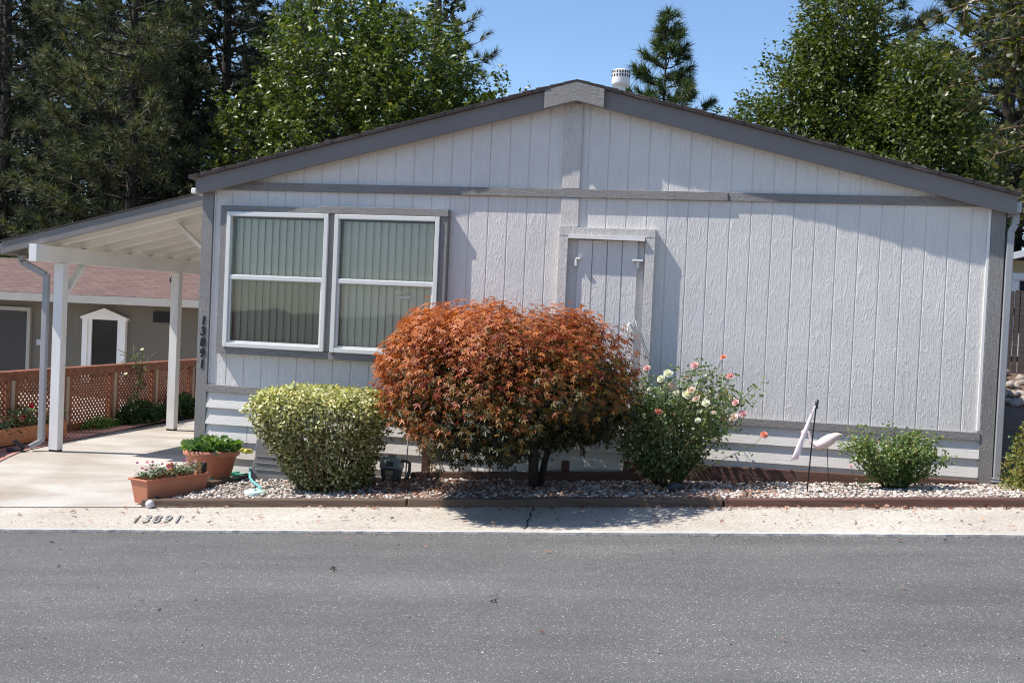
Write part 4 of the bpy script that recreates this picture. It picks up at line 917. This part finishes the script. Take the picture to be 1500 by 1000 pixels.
# direction of the long side follows the side timber
def frus(c, ux, uy, w0, l0, w1, l1, z0, z1, t=.012):
    vs = []; ux = Vector(ux); uy = Vector(uy)
    def ring(w, l, z): return [Vector(c)+ux*(sx*w/2)+uy*(sy*l/2)+Vector((0,0,z)) for sx, sy in ((-1,-1),(1,-1),(1,1),(-1,1))]
    R_ = [ring(w0,l0,z0), ring(w1,l1,z1-.02), ring(w1+.035,l1+.035,z1-.02), ring(w1+.035,l1+.035,z1), ring(w1-.01,l1-.01,z1), ring(w1-.02,l1-.02,z1-.05)]
    vs = [v for r in R_ for v in r]; fs = [(0,3,2,1)]
    for i in range(len(R_)-1):
        for k in range(4): fs.append((i*4+k, i*4+(k+1)%4, (i+1)*4+(k+1)%4, (i+1)*4+k))
    fs.append((20,21,22,23)); return MB().add(vs, fs)
uy = Vector((.36,1.0,0)).normalized(); ux = Vector((uy.y,-uy.x,0)); c_ = (.40,-1.22,0)
frus(c_, ux, uy, .19,.70,.24,.78,-.41,-.165).build('planter_box', 'terracotta', pln, bevel=.008)
mb = MB()
for sx in (-.6,.6):
    for sy in (-.8,.8):
        q = Vector(c_)+ux*(sx*.13)+uy*(sy*.4*.75); mb.box(q.x-.02,q.x+.02,q.y-.02,q.y+.02,-.46,-.406)
mb.build('foot', 'rubber', pln)
n = 1500; aa = RNG.uniform(-1,1,(n,2)); P = np.array(c_)+np.outer(aa[:,0]*.11, np.array(ux))+np.outer(aa[:,1]*.36, np.array(uy)); P[:,2] = -.17+RNG.uniform(0,1,n)*.085*(1+.4*np.sin(aa[:,1]*9))
leaves('foliage', P, upn(n), RNG.uniform(.02,.042,n), 'pinkplant', pln, LEAF, along=np.array([0,0,.9])+RNG.normal(size=P.shape)*.6)
for k in range(24):
    q = Vector(c_)+ux*random.uniform(-.1,.1)+uy*random.uniform(-.34,.34); h = random.uniform(.06,.10)+(.05 if k < 6 else 0)
    if k < 6: q = Vector(c_)+ux*random.uniform(-.1,.08)+uy*random.uniform(-.36,-.2)
    if k in (6,7,8): q = Vector(c_)+uy*random.uniform(.1,.2); h += .03
    mb = MB(); bloom(mb, (q.x,q.y,-.15+h), .017); mb.build('flower', 'petal_purple' if k%3 else 'petal_pink', pln)
# clay ornament in the planter
MB().tube([(.34,-1.20,-.16),(.34,-1.20,-.10)], .035, 10).build('clay_ornament', 'orange_orn', None)
oo = bpy.data.objects['clay_ornament']; bpy.data.objects.remove(oo)
orn = MB().lathe([(.001,0),(.045,0),(.05,.02),(.042,.05),(.03,.07),(.018,.085),(.022,.10),(.015,.118),(.001,.125)], (.40,-1.22,-.16), 14).box(.365,.39,-1.255,-1.24,-.085,-.05).build('clay_ornament', 'orange_orn', None, True)
tag(orn, 'small orange clay ornament standing among the planter flowers', 'ornament')
# little solar light (black) and glass ball
sl = empty('garden_spike', (.60,-.92,-.30), 'small black garden stake light between planter and pot', 'garden light')
MB().tube([(.60,-.92,-.34),(.60,-.92,-.12)], .006, 6).build('stake', 'black', sl); MB().box(.578,.622,-.94,-.90,-.16,-.06).build('housing', 'black', sl, bevel=.006)
gl_ = empty('glass_ball', (.46,-1.70,-.43), 'clear glass ball ornament at the planter corner beside the front timber', 'ornament')
MB().ball((.46,-1.70,-.375), .042,.042,.042, 20, 14).build('globe', 'globe', gl_, True); MB().lathe([(.03,0),(.032,.012),(.02,.02)], (.46,-1.70,-.432), 16).build('base', 'metal', gl_, True)
# green hose coil on the ground by the pot
pts = []
for k in range(150):
    a = k*.21; r = .20+.045*math.sin(k*.37)+.0006*k; pts.append((.60+.75*r*math.cos(a), -.30+1.1*r*math.sin(a), -.325+.012*(k//30)+.008*math.sin(k)))
tag(MB().tube(pts, .009, 6).build('garden_hose', 'hose', None, True), 'flat coil of green garden hose lying behind the side timber by the pot', 'hose')
hp = [(.88,-.45,-.16),(.90,-.50,-.20),(.95,-.60,-.235),(1.05,-.74,-.25),(1.16,-.86,-.26),(1.24,-.98,-.265),(1.27,-1.06,-.28)]
tag(MB().tube(hp, .014, 8).build('teal_hose', 'tealhose', None, True), 'short teal hose running from the grey reel box to the green lid', 'hose')
vl = empty('valve_lid', (1.27,-1.16,-.29), 'pale green round irrigation valve lid in the gravel left of the hedge', 'valve lid')
MB().lathe([(.105,-.02),(.108,.012),(.10,.022),(.001,.024)], (1.27,-1.16,-.282), 28).build('lid', 'greenlid', vl, True); MB().lathe([(.016,0),(.016,.006),(.001,.007)], (1.27,-1.16,-.258), 10).build('bolt', 'hose', vl)
# grey hose reel box: flared profile
rb = empty('hose_reel_box', (1.1,-.30,-.33), 'curved grey plastic hose reel box half hidden by the hedge', 'hose reel')
prf = [(.90,-.33),(.865,-.27),(.87,-.20),(.90,-.12),(.925,-.03),(.93,.10),(.935,.16),(1.30,.16),(1.33,-.1),(1.34,-.33)]
MB().prism_y(prf, -.46,-.12).build('box', 'hosebox', rb, bevel=.015)
for z_ in (-.02,-.09,-.16): bx('rib', 'hosebox', .94, 1.28, -.468, -.461, z_-.008, z_, rb, .003)
# butterfly ornament
bf = empty('butterfly_stake', (.90,-.60,-.3), 'small yellow winged ornament hanging on a thin wire by the hedge', 'ornament')
MB().tube([(.895,-.60,.30),(.90,-.60,.07)], .0025, 5).build('wire', 'black', bf)
mb = MB().ball((.90,-.60,.035), .028,.03,.03, 12, 8)
mb.build('body', 'yellow', bf, True)
for s_ in (-1,1):
    MB().add([(.90,-.60,.05),(.90+s_*.045,-.615,.062),(.90+s_*.088,-.61,.035),(.90+s_*.05,-.60,.012),(.90,-.59,.02),(.90+s_*.045,-.605,.070)], [(0,1,2,3),(0,3,4),(0,5,2,1)]).build('wing', 'yellow', bf)
# gas meter
gm = empty('gas_meter', (2.39,-.40,-.22), 'grey gas meter with pipes standing between hedge and maple', 'gas meter')
X0 = 2.30
MB().prism_y([(X0+.03,-.235),(X0+.17,-.235),(X0+.205,-.04),(X0+.0,-.04)], -.49,-.33).build('body', 'meter_grey', gm, bevel=.018)
MB().prism_y([(X0-.01,-.05),(X0+.215,-.05),(X0+.205,.055),(X0+.16,.075),(X0+.04,.075),(X0+0,.055)], -.485,-.335).build('head', 'meter_light', gm, bevel=.012)
ix_ = MB().box(X0+.055,X0+.165,-.508,-.486,-.035,.045).build('index', 'meter_light', gm, bevel=.006); MB().box(X0+.07,X0+.15,-.5105,-.5085,-.02,.03).build('dial', 'meter_grey', ix_)
bx('label_plate', 'label', X0+.06,X0+.145,-.5015,-.4985,-.108,-.064, gm, 0); bx('label_plate', 'label', X0+.075,X0+.125,-.5015,-.4985,-.15,-.122, gm, 0)
bx('top_cap', 'black', X0+.07,X0+.14,-.45,-.38,.076,.084, gm, .002)
MB().tube([(X0+.20,-.41,.03),(X0+.26,-.41,.03),(X0+.29,-.41,.01),(X0+.29,-.41,-.06),(X0+.27,-.41,-.14),(X0+.23,-.41,-.20),(X0+.21,-.41,-.28)], .016, 8).build('outlet_pipe', 'meter_grey', gm, True)
MB().tube([(X0,-.41,.03),(X0-.16,-.41,.035)], .013, 8).build('copper_pipe', 'copper', gm, True)
MB().tube([(X0-.09,-.41,.035),(X0-.10,-.41,.0),(X0-.16,-.41,-.06),(X0-.12,-.41,-.13),(X0-.02,-.42,-.20),(X0+.01,-.42,-.25)], .016, 8).build('inlet_pipe', 'metal', gm, True)
MB().tube([(X0-.06,-.39,.03),(X0-.06,-.39,.085)], .02, 10).build('regulator', 'meter_light', gm, True)
MB().tube([(X0+.215,-.30,-.2),(X0+.235,-.30,.45)], .008, 6).build('riser', 'metal', gm, True)
# dark rock, flag, flamingo
o = tag(stones('dark_rock', np.array([(5.30,-.95,.06)]), np.array([.085]), 'slate', .6, None, .3), 'dark slate coloured rock on the gravel under the rose bush', 'rock')
fg = empty('garden_flag', (6.46,-1.02,.1), 'thin black pole with a narrow faded pink garden flag', 'flag')
MB().tube([(6.455,-1.02,.06),(6.475,-1.01,.5),(6.50,-1.0,.90)], .0062, 8).build('pole', 'black', fg, True); MB().tube([(6.50,-1.0,.85),(6.505,-1.0,.93)], .014, 8).build('clip', 'rubber', fg, True)
V = []; F = []; nxx = 8
for j in range(nxx+1):
    t_ = j/nxx; cxx = lerp(6.485,6.335,t_); czz = lerp(.87,.39,t_); w_ = lerp(.010,.033,t_); 
    for k in range(4):
        s_ = k/3-.5; V.append((cxx+s_*2*w_, -1.01+.012*math.sin(k*2.1+j*.5)-.03*t_, czz+s_*.02))
for j in range(nxx):
    for k in range(3): F.append((j*4+k, j*4+k+1, (j+1)*4+k+1, (j+1)*4+k))
fo = MB().add(V, F).build('flag_cloth', 'flag', fg, True); sd = fo.modifiers.new('thick', 'SOLIDIFY'); sd.thickness = .004
fl = empty('flamingo_ornament', (6.64,-.50,.1), 'faded pink flamingo lawn ornament on thin legs behind the flag', 'ornament')
me_v = [(6.40,-.50,.55),(6.395,-.50,.58),(6.42,-.50,.605),(6.46,-.50,.59),(6.475,-.50,.55),(6.49,-.50,.50),(6.54,-.50,.475),(6.60,-.50,.50),(6.665,-.50,.545),(6.725,-.50,.58),(6.775,-.50,.587)]
me_r = [.006,.013,.016,.013,.012,.016,.038,.055,.052,.028,.004]
MB().tube(me_v, me_r, 14).build('body', 'flamingo', fl, True)
for d_ in (-.012,.014): MB().tube([(6.635,-.50+d_,.49),(6.645,-.50+d_,.33),(6.665,-.50+d_,.12)], .003, 5).build('leg', 'black', fl)

# ---------------------------------------------------------------- right side: bank, rocks, fence, neighbour
P = np.array([(random.uniform(8.6,12.5), random.uniform(3.4,5.4), 0) for _ in range(260)]); P[:,2] = [terr(x, y)+random.uniform(0,.10) for x, y, _ in P]
rkr = random.Random(3)
for k in range(150):
    x, y = rkr.uniform(9.3,11.8), rkr.uniform(7.1,9.0); s_ = rkr.uniform(.05,.12); RNG = np.random.default_rng(900+k)
    o = stones('riprap_rock', np.array([(x, y, terr(x,y)+s_*.3)]), np.array([s_]), 'rock', .75, None, .38); ox = [v.co.x for v in o.data.vertices]
    tag(o, 'pale angular rock in the bank of loose rocks below the old wooden fence', 'rock', 'rocks on the bank')
RNG = np.random.default_rng(77)
rf = empty('wooden_fence', (10.5,9.3,.7), 'weathered grey brown vertical board fence at the right edge', 'fence')
x = 8.55
while x < 13.2:
    w = random.uniform(.075,.12); zt = 2.19+random.uniform(-.02,.02)
    MB().box(x, x+w, 9.2+random.uniform(-.008,.008), 9.225, .70, zt+.10).build('board', 'oldfence', rf, bevel=.004); x += w+random.uniform(.010,.022)
bx('rail', 'oldfence', 8.5,13.2,9.235,9.28,1.1,1.2, rf); bx('rail', 'oldfence', 8.5,13.2,9.235,9.28,1.9,2.0, rf)
nb = empty('neighbour_building', (12.5,14,1), 'white neighbouring home beyond the old fence at the right edge', 'house')
MB().box(10.55,17,13.0,18,.5,2.80).build('wall', 'offwhite', nb); MB().box(10.545,17,12.985,12.998,2.78,3.02).build('frieze', 'tanwall', nb)
MB().add([(10.3,12.7,2.95),(17.5,12.7,4.9),(17.5,18.4,4.9),(10.3,18.4,2.95),(10.3,12.7,3.08),(17.5,12.7,5.03),(17.5,18.4,5.03),(10.3,18.4,3.08)], [(0,3,2,1),(4,5,6,7),(0,1,5,4),(1,2,6,5),(2,3,7,6),(3,0,4,7)]).build('roof', 'white', nb)
w_ = MB().box(10.56,10.62,12.96,12.999,1.6,2.72).build('window', 'vinyl', nb); 
w2 = MB().box(10.66,11.0,12.96,12.999,2.64,2.72).box(10.93,11.0,12.96,12.999,1.6,2.64).build('window', 'vinyl', nb); MB().box(10.80,10.90,12.99,12.998,1.6,2.62).build('pane', 'dark', w2)
# ---------------------------------------------------------------- left neighbour (downhill)
nh = empty('neighbour_house', (-8,11.5,-.95), 'low taupe neighbouring home with red brown shingle roof behind the lattice fence', 'house')
MB().box(-16,-3.9,10.2,15.0,-1.1,1.40).build('wall', 'taupe', nh)
er = 9.55
MB().add([(-16.5,er,1.50),(-3.4,er,1.53),(-6.9,12.6,2.30),(-13.0,12.6,2.30),(-16.5,15.6,1.5),(-3.4,15.6,1.53)], [(0,1,2,3),(1,5,2),(5,4,3,2),(4,0,3)]).build('roof', 'shingle_red', nh)
MB().add([(-16.5,er,1.34),(-3.4,er,1.37),(-3.4,15.6,1.37),(-16.5,15.6,1.34)], [(0,1,2,3)]).build('soffit', 'neighbour_fascia', nh)
MB().add([(-16.5,er-.02,1.31),(-3.38,er-.02,1.37),(-3.38,er-.02,1.525),(-16.5,er-.02,1.49),(-16.5,er,1.31),(-3.38,er,1.37),(-3.38,er,1.525),(-16.5,er,1.49)], [(0,1,2,3),(7,6,5,4),(3,2,6,7),(0,4,5,1),(1,5,6,2)]).build('fascia', 'neighbour_fascia', nh)
def wz(px): return px
dd = MB().box(-10.35,-9.30,10.16,10.19,-1.05,1.12).build('door', 'doorgrey', nh); MB().box(-9.30,-9.22,10.13,10.199,-1.05,1.20).box(-10.45,-9.30,10.13,10.199,1.12,1.20).build('door_frame', 'neighbour_fascia', dd)
w_ = MB().box(-7.98,-7.86,10.12,10.199,-.3,1.02).box(-7.10,-6.98,10.12,10.199,-.3,1.02).prism_y([(-8.02,1.02),(-6.94,1.02),(-6.94,1.07),(-7.48,1.26),(-8.02,1.07)], 10.11,10.199).box(-7.86,-7.78,10.15,10.199,-.3,1.02).box(-7.18,-7.10,10.15,10.199,-.3,1.02).build('window', 'cream', nh)
MB().box(-7.78,-7.18,10.185,10.195,-.3,1.02).build('pane', 'darkglass', w_); MB().box(-7.78,-7.18,10.1955,10.198,-.3,1.02).build('pane_backing', 'dark', w_)
MB().box(-6.38,-5.86,10.16,10.199,1.02,1.24).build('vent', 'dark', nh); bx('lamp', 'metal', -9.02,-8.90,10.08,10.2,.42,.54, nh)
MB().tube([(-6.42,10.9,1.7),(-6.42,10.9,2.02)], .03, 8).build('pipe_vent', 'black', nh, True); MB().lathe([(.10,0),(.035,.10)], (-6.42,10.9,1.76), 12).build('pipe_flashing', 'offwhite', nh, True)

# ---------------------------------------------------------------- camera, light, world
cam = bpy.data.cameras.new('camera'); co = bpy.data.objects.new('camera', cam); COL.objects.link(co)
cam.sensor_width = 36; cam.lens = 1700/1500*36; cam.clip_start = .1; cam.clip_end = 2000
th, pi_, ro = .22021936586, -.02708485624, .0445227988
F_ = Vector((-math.sin(th)*math.cos(pi_), math.cos(th)*math.cos(pi_), math.sin(pi_))); R0 = Vector((math.cos(th), math.sin(th), 0)); U0 = R0.cross(F_)
R_ = R0*math.cos(ro)+U0*math.sin(ro); U_ = U0*math.cos(ro)-R0*math.sin(ro)
mw = Matrix((R_, U_, -F_)).transposed().to_4x4(); mw.translation = Vector((6.0897555,-11.578995,1.6)); co.matrix_world = mw; sc.camera = co
SD = Vector((1.0, .31, -1.46)).normalized()
sun = bpy.data.lights.new('sun', 'SUN'); sun.energy = 4.85; sun.angle = math.radians(.53); sun.color = (1, .955, .89)
so = bpy.data.objects.new('sun', sun); COL.objects.link(so); so.rotation_euler = SD.to_track_quat('-Z', 'Y').to_euler()
wld = bpy.data.worlds.new('World'); sc.world = wld; wld.use_nodes = True; nt = wld.node_tree; nt.nodes.clear()
sky = nt.nodes.new('ShaderNodeTexSky'); sky.sky_type = 'NISHITA'; sky.sun_disc = False
sky.sun_elevation = math.asin(-SD.z); sky.sun_rotation = math.atan2(-SD.x, -SD.y); sky.altitude = 900; sky.air_density = 1.0; sky.dust_density = .25; sky.ozone_density = 4.5
bg = nt.nodes.new('ShaderNodeBackground'); bg.inputs[1].default_value = .132; ow = nt.nodes.new('ShaderNodeOutputWorld')
nt.links.new(sky.outputs[0], bg.inputs[0]); nt.links.new(bg.outputs[0], ow.inputs[0])
sc.view_settings.view_transform = 'Standard'; sc.view_settings.look = 'None'; sc.view_settings.gamma = 1; sc.view_settings.exposure = .50
sc.cycles.filter_width = 1.15; sc.cycles.max_bounces = 6; sc.cycles.diffuse_bounces = 3; sc.cycles.transparent_max_bounces = 12
